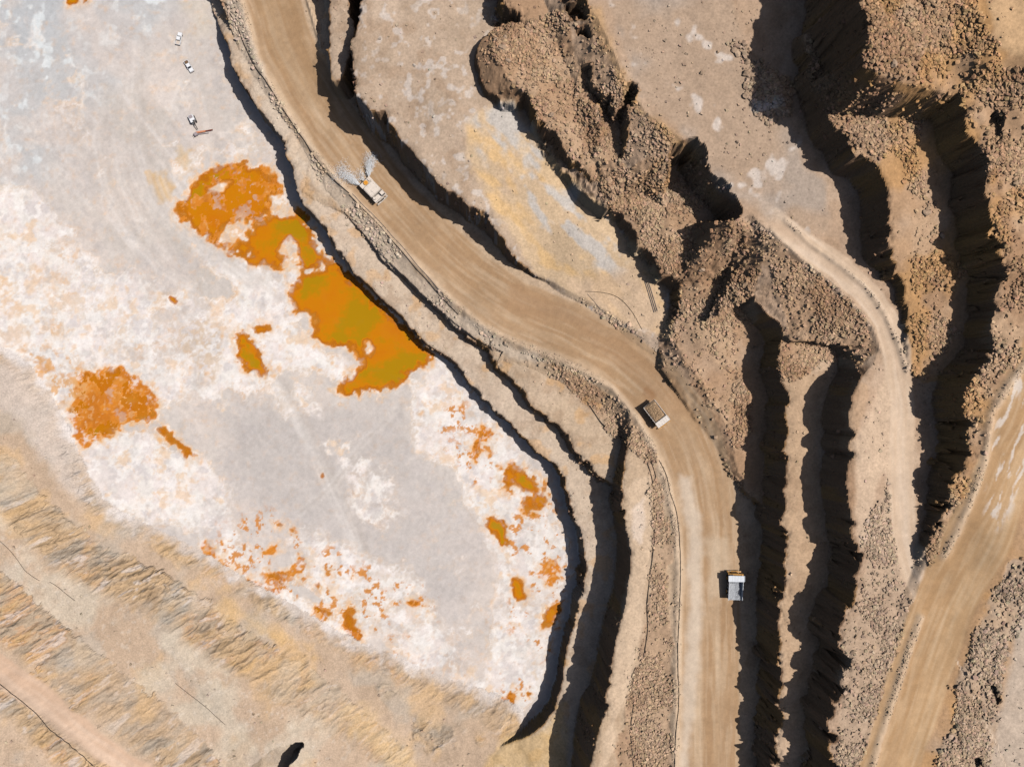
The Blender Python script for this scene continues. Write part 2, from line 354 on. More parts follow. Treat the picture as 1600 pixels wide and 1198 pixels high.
# ------------------------------------------------------------------ ponds on the pit floor
PONDS = [
 # (outline, label, how shallow 0 deep .. 1 crusted)
 ([(455,445),(470,425),(497,418),(525,412),(552,432),(577,457),(602,482),(632,507),(657,532),(677,553),(672,568),(640,584),(615,600),(590,612),(562,620),(540,620),(528,610),(530,598),(548,586),(556,566),(546,550),(520,542),(500,541),(487,531),(492,506),(480,491),(460,484),(455,462)], 'large bright orange pond along the foot of the dark pit wall', .12),
 ([(362,392),(372,372),(395,345),(420,335),(445,330),(470,332),(487,352),(500,375),(515,402),(525,412),(497,420),(470,427),(452,421),(432,425),(415,419),(392,408)], 'olive and orange pond arm joining the two large orange pools', .2),
 ([(268,330),(285,300),(312,268),(345,254),(385,250),(420,262),(440,285),(447,312),(445,330),(420,335),(395,345),(372,370),(350,388),(325,376),(300,360),(280,346)], 'rusty orange salt-speckled pool nearest the drilling rig', .46),
 ([(360,525),(374,519),(390,531),(405,546),(416,566),(421,581),(405,590),(390,584),(375,570),(366,550)], 'small elongated amber pool ringed with white salt', .05),
 ([(393,512),(405,506),(424,507),(426,516),(412,523),(397,521)], 'little amber puddle just above the elongated pool', .3),
 ([(104,640),(118,612),(130,586),(160,569),(195,571),(222,588),(237,610),(250,632),(244,652),(215,664),(190,671),(160,686),(131,702),(115,682),(106,660)], 'wide rusty pool at the western edge of the salt flat', .72),
 ([(250,671),(266,675),(286,684),(301,695),(308,710),(296,721),(285,711),(265,696)], 'narrow ragged orange pool beside the widest white salt patch', .4),
 ([(736,690),(754,664),(776,668),(782,680),(760,694),(768,706),(746,722),(733,712)], 'ragged orange puddles near the middle of the pit wall', .6),
 ([(713,636),(722,630),(728,638),(720,646)], 'tiny orange puddle close under the pit wall', .45),
 ([(782,735),(800,727),(816,740),(836,745),(856,760),(863,781),(850,802),(825,801),(818,786),(820,770),(802,760),(800,772),(788,770)], 'olive-orange pool touching the wall shadow on the east side', .35),
 ([(759,815),(769,807),(786,807),(794,820),(791,846),(783,851),(775,838),(762,828)], 'drop-shaped amber pool on the eastern salt flat', .05),
 ([(415,893),(435,880),(450,890),(468,870),(476,885),(466,905),(450,915),(440,932),(420,928),(395,925),(386,912),(404,908)], 'cluster of broken orange puddles at the south edge of the flat', .68),
 ([(427,817),(440,811),(455,822),(462,834),(448,828),(432,825)], 'small rust puddle north of the broken puddle cluster', .6),
 ([(423,849),(435,843),(440,856),(425,867),(412,866)], 'thin scattered rust puddle above the broken cluster', .75),
 ([(494,905),(503,903),(504,915),(498,928),(491,922)], 'slim upright orange puddle right of the broken cluster', .4),
 ([(484,944),(500,942),(522,950),(546,944),(552,960),(563,985),(556,1001),(545,986),(530,966),(506,966),(489,962)], 'crooked orange pool under the sandy south bank', .42),
 ([(622,940),(640,935),(657,934),(664,946),(650,952),(637,946)], 'small orange puddle alone in the southern flat', .45),
 ([(601,1027),(620,1026),(634,1043),(646,1060),(630,1059),(615,1042)], 'slanting orange puddle at the foot of the south bank', .25),
 ([(788,1090),(798,1076),(808,1085),(828,1072),(830,1084),(806,1090),(801,1110),(803,1129),(768,1131),(785,1116)], 'branched orange puddle in the southern tip of the pit floor', .5),
 ([(797,902),(808,900),(817,915),(822,934),(808,938),(798,920)], 'amber puddle near the lower pit wall', .3),
 ([(842,975),(850,955),(876,942),(878,952),(868,972),(848,984)], 'slanted orange puddle against the lower wall shadow', .3),
 ([(838,905),(846,882),(868,872),(872,895),(866,922),(852,915)], 'thin orange film beside the lower wall shadow', .8),
 ([(308,850),(318,838),(328,852),(338,868),(356,878),(345,884),(322,872),(310,864)], 'dotted rust puddles at the south-west flat edge', .74),
 ([(263,461),(272,463),(278,471),(274,477),(266,472)], 'tiny brown six-sided puddle west of the amber pool', .0),
 ([(499,742),(505,738),(511,744),(505,750),(498,749)], 'tiny dark puddle in the middle of the grey flat', .3),
 ([(104,-14),(121,-16),(124,2),(115,8),(106,5)], 'pale olive puddle at the northern edge of the flat', .1),
 ([(126,-14),(140,-16),(138,5),(129,9)], 'dark amber puddle at the northern edge of the flat', .1),
]
DEP = np.zeros(X.shape, np.float32); PIX = np.full(X.shape, -1, np.int16)
PM = np.zeros(X.shape, np.float32); STAIN = np.zeros(X.shape, np.float32); SHALLOW = np.zeros(X.shape, np.float32)
F0 = (ZC-.03)/F
fx = 800+X/F0; fy = 599-Y/F0
hi = fbm(X, Y, 1.3, 2, 71)
for ip, (pts, lab, sh) in enumerate(PONDS):
    x0 = min(p[0] for p in pts)-26; x1 = max(p[0] for p in pts)+26; y0 = min(p[1] for p in pts)-26; y1 = max(p[1] for p in pts)+26
    m = (fx > x0) & (fx < x1) & (fy > y0) & (fy < y1) & (REG == 0)
    big = max(x1-x0, y1-y0)-52
    a = min(1, big/70)
    d = poly_sdf(fx[m], fy[m], pts) + a*(n_mid[m]*26+n_fin[m]*16)+n_fin[m]*3 - sh*3
    dep = sstep(-2.5, 4.5, d)
    dv = sstep(-3, 6+10*a, d)
    q = PIX[m]; q[(d > -7) & (dv >= DEP[m])] = ip; PIX[m] = q
    DEP[m] = np.maximum(DEP[m], dv)
    PM[m] = np.maximum(PM[m], dep*(1-.0*sh))
    SHALLOW[m] = np.maximum(SHALLOW[m], sh*(d > -6))
    STAIN[m] = np.maximum(STAIN[m], sstep(-13, 2, d+n_fin[m]*8)*(.35+.65*a))
# salt islands standing out of the ponds
for pts in ([(347,376),(350,362),(362,352),(380,346),(388,354),(374,364),(366,378)], [(432,400),(438,380),(455,372),(470,378),(466,398),(470,412),(455,425),(440,420),(446,405)], [(424,330),(427,308),(445,302),(458,318),(458,336),(440,338)], [(568,545),(575,538),(583,545),(578,556),(570,555)], [(325,295),(340,284),(355,286),(350,300),(335,304)], [(540,560),(556,552),(558,575),(546,588)]):
    x0 = min(p[0] for p in pts)-15; x1 = max(p[0] for p in pts)+15; y0 = min(p[1] for p in pts)-15; y1 = max(p[1] for p in pts)+15
    m = (fx > x0) & (fx < x1) & (fy > y0) & (fy < y1)
    DEP[m] *= 1-sstep(-9, 2, poly_sdf(fx[m], fy[m], pts)+n_mid[m]*18+n_fin[m]*8)
    PM[m] *= 1-sstep(-3, 4, poly_sdf(fx[m], fy[m], pts)+n_mid[m]*18+n_fin[m]*8)
speck = sstep(.66, .74, fbm(X, Y, 1.1, 2, 71)+SHALLOW*.20-.12)            # salt crystals breaking the surface
expo = sstep(.40, .56, fbm(X, Y, 6, 5, 73, .7)+(SHALLOW-.45)*.40)*sstep(.25, .5, SHALLOW)          # mud banks of the shallow pools
Z = np.where(REG == 0, TOE+.13+n_mid*.06-.30*PM*(1-np.maximum(speck*(.06+.9*SHALLOW)*.95, expo*.72))+n_fin*.05, Z)
GZ = Z.copy()

# ------------------------------------------------------------------ ground colour (albedo only)
PX = 800+F*X/(ZC-Z); PY = 599-F*Y/(ZC-Z)
C = np.zeros(X.shape+(3,), np.float32)
def mix(col, m):
    global C
    c = lin(*col).astype(np.float32); C += (c-C)*np.clip(m, 0, 1)[..., None]
def where(names): return np.isin(REG, [RID[n] for n in names]).astype(np.float32)
C[:] = lin(206, 196, 188)
mix((196,168,138), where(['W1','W2','W3','W4']))
mix((203,182,160), where(['A']))
mix((196,172,146), where(['B']))
mix((194,168,140), where(['R']))
mix((186,163,141), where(['H','ledge']))
mix((176,142,112), where(['J']))
mix((183,155,130), where(['L']))
mix((192,162,132), where(['C']))
mix((184,150,118), where(['O']))
mix((182,146,110), where(['P']))
nf = fbm(X, Y, 14, 4, 81); ng = fbm(X, Y, 5, 3, 85); nh = fbm(X, Y, 1.6, 2, 89)
land = 1-flr
mix((205,182,160), land*sstep(.5, .75, nf)*.35)
mix((165,134,106), land*sstep(.5, .75, 1-ng)*.35)
# steep faces: browner broken rock
gy, gx = np.gradient(blur(Z, 1), ys, xs)
STEEP = sstep(.9, 1.9, np.hypot(gx, gy))
mix((150,116,88), (1-sw)*land*STEEP*.8)
mix((186,140,84), (1-sw)*land*STEEP*sstep(.52, .66, ng)*.5)
# rubble
mix((182,148,117), RUB*.75)
mix((196,166,136), RUB*sstep(.50, .66, fbm(X, Y, 9, 4, 82))*.6)
mix((160,124,94), RUB*sstep(.52, .68, fbm(X, Y, 13, 4, 83))*.6)
# bench H: grey crushed rock, lower ramp yellow with blue-grey streaks
hz = zone([(735,185),(800,150),(850,235),(950,335),(1000,395),(1030,440),(1045,530),(1000,510),(900,470),(850,440),(835,425),(780,340),(730,250)], 14, .8)
dg = math.radians(-42); UU = X*math.cos(dg)+Y*math.sin(dg); VV = -X*math.sin(dg)+Y*math.cos(dg)
strk = fbm(UU/3.5, VV, 4.5, 3, 91)
mix((208,180,146), hz*.9*sstep(.3, .6, nf+.12))
mix((196,190,184), hz*sstep(.44, .60, strk+(fbm(X, Y, 2, 2, 92)-.5)*.2)*.85*zone([(735,185),(800,160),(850,250),(950,345),(985,395),(960,440),(880,400),(820,330),(760,260)], 20, .8))
mix((220,180,124), hz*sstep(.50, .66, fbm(UU/2, VV, 7, 4, 93))*.65)
mix((206,178,150), zone([(880,440),(960,420),(1020,450),(1048,530),(1000,512),(900,470)], 30, .8)*.7)
hb = where(['H'])*(1-hz)*sstep(0, 3, 10-WALL)
mix((214,204,196), hb*sstep(.60, .70, fbm(X, Y, 2.6, 3, 95))*.55)
mix((168,146,124), hb*sstep(.55, .7, fbm(X, Y, 9, 3, 97))*.4)
# bench L: grey cast and pale scuffs
lz = zone([(940,-20),(1135,-20),(1160,60),(1195,110),(1228,180),(1290,290),(1300,370),(1200,345),(1120,290),(1060,200),(1000,150)], 16, .8)
mix((178,154,132), lz*.75)
mix((172,157,144), lz*sstep(.48, .66, fbm(X, Y, 17, 3, 99))*.8)
mix((216,204,194), lz*sstep(.66, .74, fbm(X, Y, 7, 3, 101))*.7)
mix((200,160,112), zone([(905,10),(940,10),(975,110),(1010,170),(1090,235),(1110,300),(1140,330),(1095,275),(1040,215),(985,170),(950,100)], 14, .7)*.55)
# O, P: ochre tints
mix((196,148,92), where(['P', 'O'])*sstep(.52, .7, fbm(X, Y, 12, 3, 103))*.55)
mix((204,168,128), zone([(1535,-20),(1640,-20),(1640,90),(1580,90),(1556,60)], 12, .6))
mix((192,174,156), zone([(1590,960),(1575,1040),(1560,1110),(1530,1230),(1640,1230),(1640,900)], 20, .7)*.9)
mix((186,164,142), (RZM['E']+RZM['D']+RZM['G']*.3)*.7)
# access road bench
mix((204,178,152), zone([(1385,575),(1420,580),(1432,700),(1428,880),(1445,930),(1410,900),(1392,800),(1380,740),(1345,860),(1338,800),(1335,690),(1360,640)], 12, .6)*.85)
# lower bench strips
mix((206,186,166), where(['A'])*sstep(.45, .6, nf)*.5)
mix((214,160,92), where(['A', 'B'])*sstep(.56, .7, fbm(X, Y, 6, 3, 105))*sstep(2.5, 0, WALL)*.35)
mix((214,188,160), zone([(975,770),(990,745),(1015,745),(1020,830),(1012,900),(1003,980),(985,1060),(968,1120),(950,1198),(935,1198),(955,1100),(960,1010),(985,880)], 8, .6)*.8)
mix((228,208,190), zone([(985,795),(1005,780),(1010,820),(1000,850),(990,840)], 8, .6)*.7)

# south-west slopes: tilted beds of ochre, grey and cream
bed = fbm(U/2.0+n_big*9, V+n_mid*6, 5.0, 5, 111, .62)
bed2 = fbm(U/2.4+n_mid*4, V+n_mid*3, 2.2, 4, 115, .6)
rock = np.clip(wslope*1.15, 0, 1)*sw
mix((192,167,143), sw*.9)
mix((203,178,154), sw*sstep(.48, .66, fbm(X, Y, 20, 4, 112))*.6)
mix((190,163,132), rock*.75)
warmz = sstep(.42, .62, fbm(X, Y, 22, 3, 118))
mix((202,166,120), rock*sstep(.47, .66, bed)*(.35+.5*warmz))
mix((172,160,145), rock*sstep(.47, .64, 1-bed)*(.75-.35*warmz))
mix((206,150,98), rock*warmz*.40*sstep(.42, .62, bed2))
mix((220,208,200), rock*sstep(.60, .70, bed2)*.55)
mix((126,104,82), rock*sstep(.60, .72, 1-bed2)*.4)
mix((214,176,128), sw*sstep(.56, .70, fbm(X, Y, 12, 4, 119))*.45)
mix((184,176,164), sw*sstep(.58, .72, fbm(X, Y, 15, 4, 113))*.45)
w2flat = where(['W2'])*(1-rock)
mix((206,192,172), w2flat*sstep(.40, .6, nf)*.7)
mix((216,203,188), w2flat*sstep(.62, .74, fbm(X, Y, 2, 4, 114, .65))*.35)
mix((222,176,110), zone([(420,985),(470,1000),(500,1030),(470,1040),(430,1010)], 22, 1.3)*.4*sw)
mix((226,184,118), zone([(350,935),(470,1000),(480,1015),(400,990),(340,950)], 20, 1.3)*.3*sw)
mix((226,190,134), zone([(535,1100),(575,1100),(600,1140),(640,1170),(650,1198),(610,1198),(570,1165),(545,1140)], 30, 1.3)*.4)
mix((214,178,120), zone([(790,1150),(850,1140),(880,1100),(890,1198),(760,1198)], 14, .8)*.6)

# roads: packed and streaked along the way
def road_col(nm, base, pale, dark, off=0, edge=None):
    du, sl, hw = RD[nm]
    m = 1-sstep(hw-1.0, hw+.4, np.abs(du-off)+n_mid*1.8)
    if nm == 'side': m = m*sstep(2, 26, sl)
    s1 = fbm(du*1.0, sl/26, 2.6, 3, 121+hw); s2 = fbm(du, sl/50, 6.5, 2, 125+hw); s3 = fbm(du, sl/12, .9, 2, 129+hw)
    mix(base, m)
    mix(pale, m*sstep(.45, .70, s1)*.6)
    mix(dark, m*sstep(.45, .70, 1-s2)*.65)
    mix(dark, m*sstep(.50, .70, 1-s3)*.28)
    mix(pale, m*sstep(.52, .72, s3)*.28)
    return m
rm = road_col('haul', (186,155,122), (210,186,158), (168,134,100))
mix((160,128,94), rm*zone([(395,-20),(470,-20),(490,80),(520,170),(470,160),(430,90)], 30, .8)*.55)
mix((164,130,98), rm*zone([(790,440),(880,470),(960,520),(1060,600),(1090,660),(1050,640),(960,570),(880,510),(800,480)], 20, .8)*.55)
mix((214,196,176), rm*zone([(1060,740),(1078,745),(1095,830),(1098,960),(1075,1198),(1062,1198),(1075,950),(1075,850)], 14, .5)*.75)
mix((206,184,158), rm*zone([(1105,840),(1140,840),(1145,930),(1110,930)], 16, .6)*.5)
mix((150,110,76), rm*zone([(1000,606),(1012,600),(1026,618),(1020,630),(1008,622)], 8, .5)*.6)
m2 = road_col('side', (208,182,156), (218,196,174), (192,164,138))
m3 = road_col('east', (192,157,118), (212,184,150), (172,136,98))
mix((222,212,202), m3*sstep(.60, .70, fbm(RD['east'][0]+n_mid*2, RD['east'][1]/5, 1.3, 3, 141))*.7*zone([(1560,600),(1640,560),(1640,720),(1590,770),(1560,830),(1540,800)], 20, .6))
m4 = road_col('southwest', (208,176,150), (216,190,168), (196,164,138))
ROADM = dict(haul=rm, side=m2, east=m3, southwest=m4)
mix((212,188,162), np.clip(BERM*.8, 0, .6)*(1-.5*RUB))
mix((208,190,170), zone([(352,0),(372,0),(400,90),(440,170),(480,240),(550,310),(640,410),(720,490),(800,540),(860,565),(800,560),(700,500),(600,410),(540,330),(480,280),(430,200),(385,110)], 10, .7)*.7)

# pit floor
def floorz(pts, soft=30, warp=1.3): return zone(pts, soft, warp)*flr
g1 = floorz([(-60,-60),(180,-60),(300,-20),(200,100),(130,190),(60,280),(-60,330)], 60)
mix((190,190,190), g1*.8)
mix((184,186,188), floorz([(-60,-60),(115,-60),(110,20),(60,90),(-60,110)], 50)*.7)
mix((222,226,226), g1*sstep(.55, .68, fbm(X, Y, 4.5, 3, 151))*.75)
mix((208,196,182), floorz([(280,-20),(330,-20),(345,60),(300,50)], 30)*.8)
mix((204,192,182), floorz([(120,200),(260,150),(350,180),(300,260),(240,330),(330,420),(300,470),(200,400),(130,330)], 50)*.6)
sdir = math.radians(-52); su = X*math.cos(sdir)+Y*math.sin(sdir); sv = -X*math.sin(sdir)+Y*math.cos(sdir)
trk = fbm(su/9, sv, 4.0, 3, 155)
mix((222,214,208), floorz([(110,180),(300,100),(300,260),(450,480),(330,470),(180,380),(90,280)], 40)*sstep(.52, .64, trk)*.6)
mix((188,180,172), floorz([(110,180),(300,100),(300,260),(450,480),(330,470),(180,380),(90,280)], 40)*sstep(.54, .66, 1-trk)*.5)
salt_n = .62*fbm(X+n_mid*5, Y+n_mid*5, 13, 5, 161, .62)+.38*ridged(X+n_mid*4, Y+n_big*8, 9, 162)*.78
def salt(pts, amt, soft=40):
    return floorz(pts, soft)*amt
SALT = np.zeros(X.shape, np.float32)
for pts, amt in (
 ([(-60,290),(60,300),(110,360),(60,400),(-60,420)], .8), ([(-60,400),(100,380),(200,420),(330,480),(450,420),(470,500),(420,620),(330,600),(260,640),(120,570),(-60,560)], .66),
 ([(150,450),(240,470),(330,560),(350,640),(250,620),(190,540)], .62), ([(330,390),(410,410),(450,440),(440,480),(380,470)], .85),
 ([(440,360),(475,370),(480,440),(440,470)], .9), ([(440,500),(500,535),(560,560),(545,610),(480,580),(440,560)], .85),
 ([(130,690),(200,670),(300,700),(350,770),(320,830),(210,805),(150,780)], 1.0), ([(40,560),(110,580),(130,690),(90,640)], .8),
 ([(290,790),(360,770),(370,850),(420,880),(480,930),(560,990),(500,980),(400,940),(320,890)], .8), ([(420,600),(500,610),(500,650),(440,660)], .7),
 ([(500,690),(560,680),(600,760),(640,800),(600,850),(540,780)], .6), ([(640,590),(720,580),(800,680),(860,760),(885,850),(880,960),(850,1080),(800,1130),(740,1120),(780,960),(760,860),(720,760),(650,700)], .74),
 ([(430,820),(560,850),(640,900),(700,980),(760,1080),(680,1060),(560,980),(480,930)], .62), ([(250,210),(420,225),(440,250),(330,250),(280,290)], .45), ([(660,560),(690,560),(740,620),(720,640),(660,600)], .8),
 ([(560,870),(640,880),(720,1000),(640,980)], .55)):
    SALT = np.maximum(SALT, salt(pts, amt))
near = STAIN*(1-PM)
SALT = np.maximum(SALT, near*.75)
sfine = .6*(fbm(X, Y, 3.2, 4, 163, .75)-.5)+.4*(ridged(X+n_fin*2, Y+n_fin*2, 2.6, 176)-.62)
sv0 = SALT*.62+salt_n-.825
sm = sstep(-.04, .17, sv0+sfine*.62)
peach = sstep(-.20, .04, sv0+sfine*.22)*(1-sm)
vein = sstep(.90, .97, ridged(X+n_mid*6, Y+n_mid*6, 13, 164))*sstep(-.28, -.05, sv0)
mix((226,206,186), flr*peach*.75)
mix((224,176,126), flr*peach*sstep(.52, .66, fbm(X, Y, 9, 3, 165))*.7)
mix((236,229,222), flr*sm*.95)
mix((224,212,207), flr*sm*sstep(.46, .62, ng+sfine*.3)*.75)
mix((206,198,196), flr*sm*sstep(.56, .70, fbm(X, Y, 6, 4, 166, .65))*.7)
mix((238,228,220), flr*vein*.7)
rim1 = np.exp(-((sv0+.06+sfine*.10)/.014)**2); rim2 = np.exp(-((sv0+.11+sfine*.10)/.012)**2); rim3 = np.exp(-((sv0-.09+sfine*.12)/.012)**2)
mix((244,236,230), flr*rim1*.7); mix((226,200,172), flr*rim2*.45); mix((218,200,184), flr*rim3*.5)
mix((200,190,184), flr*sstep(.50, .66, fbm(X, Y, 20, 4, 167))*.55*(1-sm*.6))
mix((216,202,192), flr*sstep(.50, .66, fbm(X, Y, 16, 4, 168))*.5*(1-sm*.6))
mix((222,190,156), floorz([(-60,330),(60,400),(120,470),(90,560),(30,560),(-60,520)], 60)*sstep(.46, .62, fbm(X, Y, 7, 4, 169, .6))*.6)
mix((200,176,150), floorz([(280,500),(330,490),(350,560),(330,600),(300,570)], 20)*sstep(.40, .6, nh)*.7)
mix((186,178,171), floorz([(340,640),(450,640),(560,650),(640,680),(640,760),(560,740),(480,820),(540,880),(620,940),(560,900),(460,790),(380,740)], 40)*.55*(1-sm))
mix((206,150,96), floorz([(30,560),(110,570),(120,620),(80,600)], 14)*sstep(.5, .6, ng)*.7)
mix((214,176,120), floorz([(236,272),(262,268),(278,296),(250,318),(240,300)], 12)*.8)
mix((208,182,146), floorz([(275,225),(295,235),(305,270),(285,262)], 12)*.7)
mix((226,184,130), flr*STAIN*(1-PM)*.40)
mix((222,166,104), flr*STAIN*(1-PM)*sstep(.42, .62, nh)*.5)
mix((222,170,110), flr*sstep(0, .5, PM+n_fin*.5)*.8)
mix((208,126,36), flr*sstep(.15, .75, PM)*.97)
mix((212,142,64), flr*PM*sstep(.48, .64, fbm(X, Y, 1.4, 3, 75, .7))*.6)
mix((188,108,30), flr*PM*sstep(.50, .66, fbm(X, Y, 5, 4, 77, .65))*.6)
mix((230,190,140), flr*PM*speck*(.2+.6*SHALLOW)*.6)
mix((205,190,178), floorz([(-60,560),(40,585),(100,650),(130,760),(190,820),(110,800),(-60,640)], 16)*.8)
mix((226,186,140), flr*sm*sstep(.60, .70, fbm(X+n_fin*3, Y, 8, 4, 178, .65))*.5)
mix((188,180,176), flr*sstep(.60, .70, fbm(X, Y+n_fin*3, 5, 4, 179, .65))*.4)
mix((192,184,180), floorz([(360,640),(620,640),(700,760),(760,860),(720,1000),(620,900),(470,830),(380,760)], 60)*(1-sm)*.5)
mix((241,235,230), flr*sm*sstep(.52, .66, fbm(X+n_fin*2, Y, 3.4, 4, 180, .7))*.6)
# rust flecks
fl = sstep(.60, .66, fbm(X, Y, 2.6, 4, 173, .65))*sstep(.42, .54, fbm(X, Y, 12, 3, 174))
fz = np.maximum(floorz([(300,820),(420,800),(520,860),(680,930),(680,1070),(560,1010),(420,940),(320,890)], 20), floorz([(700,620),(780,650),(870,760),(885,880),(870,1000),(820,1120),(770,1120),(800,980),(780,860),(740,760),(690,700)], 20))
mix((204,130,46), fl*fz*.9)
mix((214,160,100), floorz([(30,540),(120,560),(140,600),(110,640),(70,610)], 18)*sstep(.50, .60, fbm(X, Y, 3, 4, 175, .65))*.8)
# tyre marks: pairs of faint lines
def track(pts, amt, col, w=.42, gauge=1.0):
    wl = [W(a, b, .15) for a, b in pts]
    x0 = min(p[0] for p in wl)-4; x1 = max(p[0] for p in wl)+4; y0 = min(p[1] for p in wl)-4; y1 = max(p[1] for p in wl)+4
    i0, i1 = np.searchsorted(ys, [y0, y1]); j0, j1 = np.searchsorted(xs, [x0, x1])
    d, sd, sl = line_dist(X[i0:i1, j0:j1], Y[i0:i1, j0:j1], wl)
    m = np.zeros(X.shape, np.float32); m[i0:i1, j0:j1] = np.exp(-((d-gauge)/w)**2)*amt
    mix(col, m*flr*(.4+.9*vnoise(X, Y, 9, 177))*(1-PM))
for pts in ([(205,120),(196,190),(200,250),(225,310),(270,360),(330,400),(400,440)], [(160,140),(150,220),(165,300),(205,370),(250,420),(300,450)], [(285,130),(260,200),(250,280),(275,340),(340,400),(430,470)], [(180,200),(190,280),(220,350),(260,400)],
            [(215,60),(210,140),(214,230),(240,310),(300,380),(390,455)], [(290,70),(300,110),(318,170),(330,240)], [(430,600),(480,690),(520,780),(560,860)], [(436,602),(490,700),(540,800),(570,880)], [(620,640),(560,700),(520,760),(470,800)]):
    track(pts, .30, (228,220,213), .9, 1.1); track([(a+9, b-5) for a, b in pts], .28, (186,175,166), 1.0, .8)
# the flat's crust fades up the toe of the south-west bank
toe = where(['W1'])*sstep(3.2, .2, Z+n_mid*3.5+n_fin*2)
mix((205,193,184), toe*.85); mix((232,224,220), toe*sstep(.52, .62, salt_n)*.6)
mix((204,190,179), where(['W1'])*zone([(-60,540),(40,580),(110,680),(130,780),(90,760),(40,660),(-60,620)], 30, 1.2)*.75)
C *= (1+.16*(nh-.5)+.14*(ng-.5)+.10*(fbm(X, Y, .9, 1, 171)-.5))[..., None]
C = np.clip(C, 0.01, .9)

# ------------------------------------------------------------------ materials
def new_mat(name):
    m = bpy.data.materials.new(name); m.use_nodes = True
    return m, m.node_tree.nodes, m.node_tree.links, m.node_tree.nodes['Principled BSDF']
def ground_mat(name, rough=.95, fine=.35, bump=.12, scale=1.2):
    m, N, L, P = new_mat(name)
    at = N.new('ShaderNodeAttribute'); at.attribute_name = 'ground_colour'
    tc = N.new('ShaderNodeTexCoord')
    n1 = N.new('ShaderNodeTexNoise'); n1.inputs['Scale'].default_value = scale; n1.inputs['Detail'].default_value = 6; n1.inputs['Roughness'].default_value = .65
    L.new(tc.outputs['Object'], n1.inputs['Vector'])
    mr = N.new('ShaderNodeMapRange'); mr.inputs[1].default_value = .3; mr.inputs[2].default_value = .7
    mr.inputs[3].default_value = 1-fine*.5; mr.inputs[4].default_value = 1+fine*.5
    L.new(n1.outputs['Fac'], mr.inputs[0])
    mx = N.new('ShaderNodeMix'); mx.data_type = 'RGBA'; mx.blend_type = 'MULTIPLY'; mx.inputs[0].default_value = 1
    L.new(at.outputs['Color'], mx.inputs[6]); L.new(mr.outputs[0], mx.inputs[7])
    L.new(mx.outputs[2], P.inputs['Base Color'])
    P.inputs['Roughness'].default_value = rough; P.inputs['Specular IOR Level'].default_value = .12
    bp = N.new('ShaderNodeBump'); bp.inputs['Strength'].default_value = bump*3; bp.inputs['Distance'].default_value = .25
    L.new(n1.outputs['Fac'], bp.inputs['Height']); L.new(bp.outputs[0], P.inputs['Normal'])
    return m
def plain(name, col, rough=.6, metal=0, var=.12, scale=3.0):
    m, N, L, P = new_mat(name)
    c = lin(*col)
    tc = N.new('ShaderNodeTexCoord'); n = N.new('ShaderNodeTexNoise'); n.inputs['Scale'].default_value = scale; n.inputs['Detail'].default_value = 5
    L.new(tc.outputs['Object'], n.inputs['Vector'])
    r = N.new('ShaderNodeValToRGB'); r.color_ramp.elements[0].position = .3; r.color_ramp.elements[1].position = .7
    r.color_ramp.elements[0].color = (*(c*(1-var)), 1); r.color_ramp.elements[1].color = (*np.clip(c*(1+var), 0, 1), 1)
    L.new(n.outputs['Fac'], r.inputs[0]); L.new(r.outputs[0], P.inputs['Base Color'])
    P.inputs['Roughness'].default_value = rough; P.inputs['Metallic'].default_value = metal
    return m
M_ground = ground_mat('bench_ground')
M_road = ground_mat('packed_road', .9, .16, .05, 2.0)
M_floor = ground_mat('salt_flat', .85, .14, .04, 1.6)
M_rock = ground_mat('broken_rock', .95, .4, .15, 1.6)
def water_mat():
    m, N, L, P = new_mat('orange_mine_water')
    tc = N.new('ShaderNodeTexCoord'); at = N.new('ShaderNodeAttribute'); at.attribute_name = 'depth'
    n = N.new('ShaderNodeTexNoise'); n.inputs['Scale'].default_value = .05; n.inputs['Detail'].default_value = 7; n.inputs['Roughness'].default_value = .62
    L.new(tc.outputs['Object'], n.inputs['Vector'])
    ad = N.new('ShaderNodeMath'); ad.operation = 'MULTIPLY_ADD'; ad.inputs[1].default_value = 2.2; ad.inputs[2].default_value = -1.12
    L.new(n.outputs['Fac'], ad.inputs[0])
    sm_ = N.new('ShaderNodeMath'); sm_.operation = 'ADD'; L.new(ad.outputs[0], sm_.inputs[0]); L.new(at.outputs['Fac'], sm_.inputs[1])
    r = N.new('ShaderNodeValToRGB'); e = r.color_ramp.elements
    e[0].position = .15; e[0].color = (*lin(214, 140, 44), 1); e[1].position = 1.0; e[1].color = (*lin(184, 138, 12), 1)
    for p, c in ((.45, (212, 122, 16)), (.82, (212, 132, 10))):
        q = e.new(p); q.color = (*lin(*c), 1)
    L.new(sm_.outputs[0], r.inputs[0]); L.new(r.outputs[0], P.inputs['Base Color'])
    al = N.new('ShaderNodeMapRange'); al.inputs[1].default_value = .02; al.inputs[2].default_value = .75; al.inputs[3].default_value = .0; al.inputs[4].default_value = .88
    L.new(at.outputs['Fac'], al.inputs[0]); L.new(al.outputs[0], P.inputs['Alpha'])
    P.inputs['Roughness'].default_value = .18; P.inputs['IOR'].default_value = 1.33
    return m
M_water = water_mat()

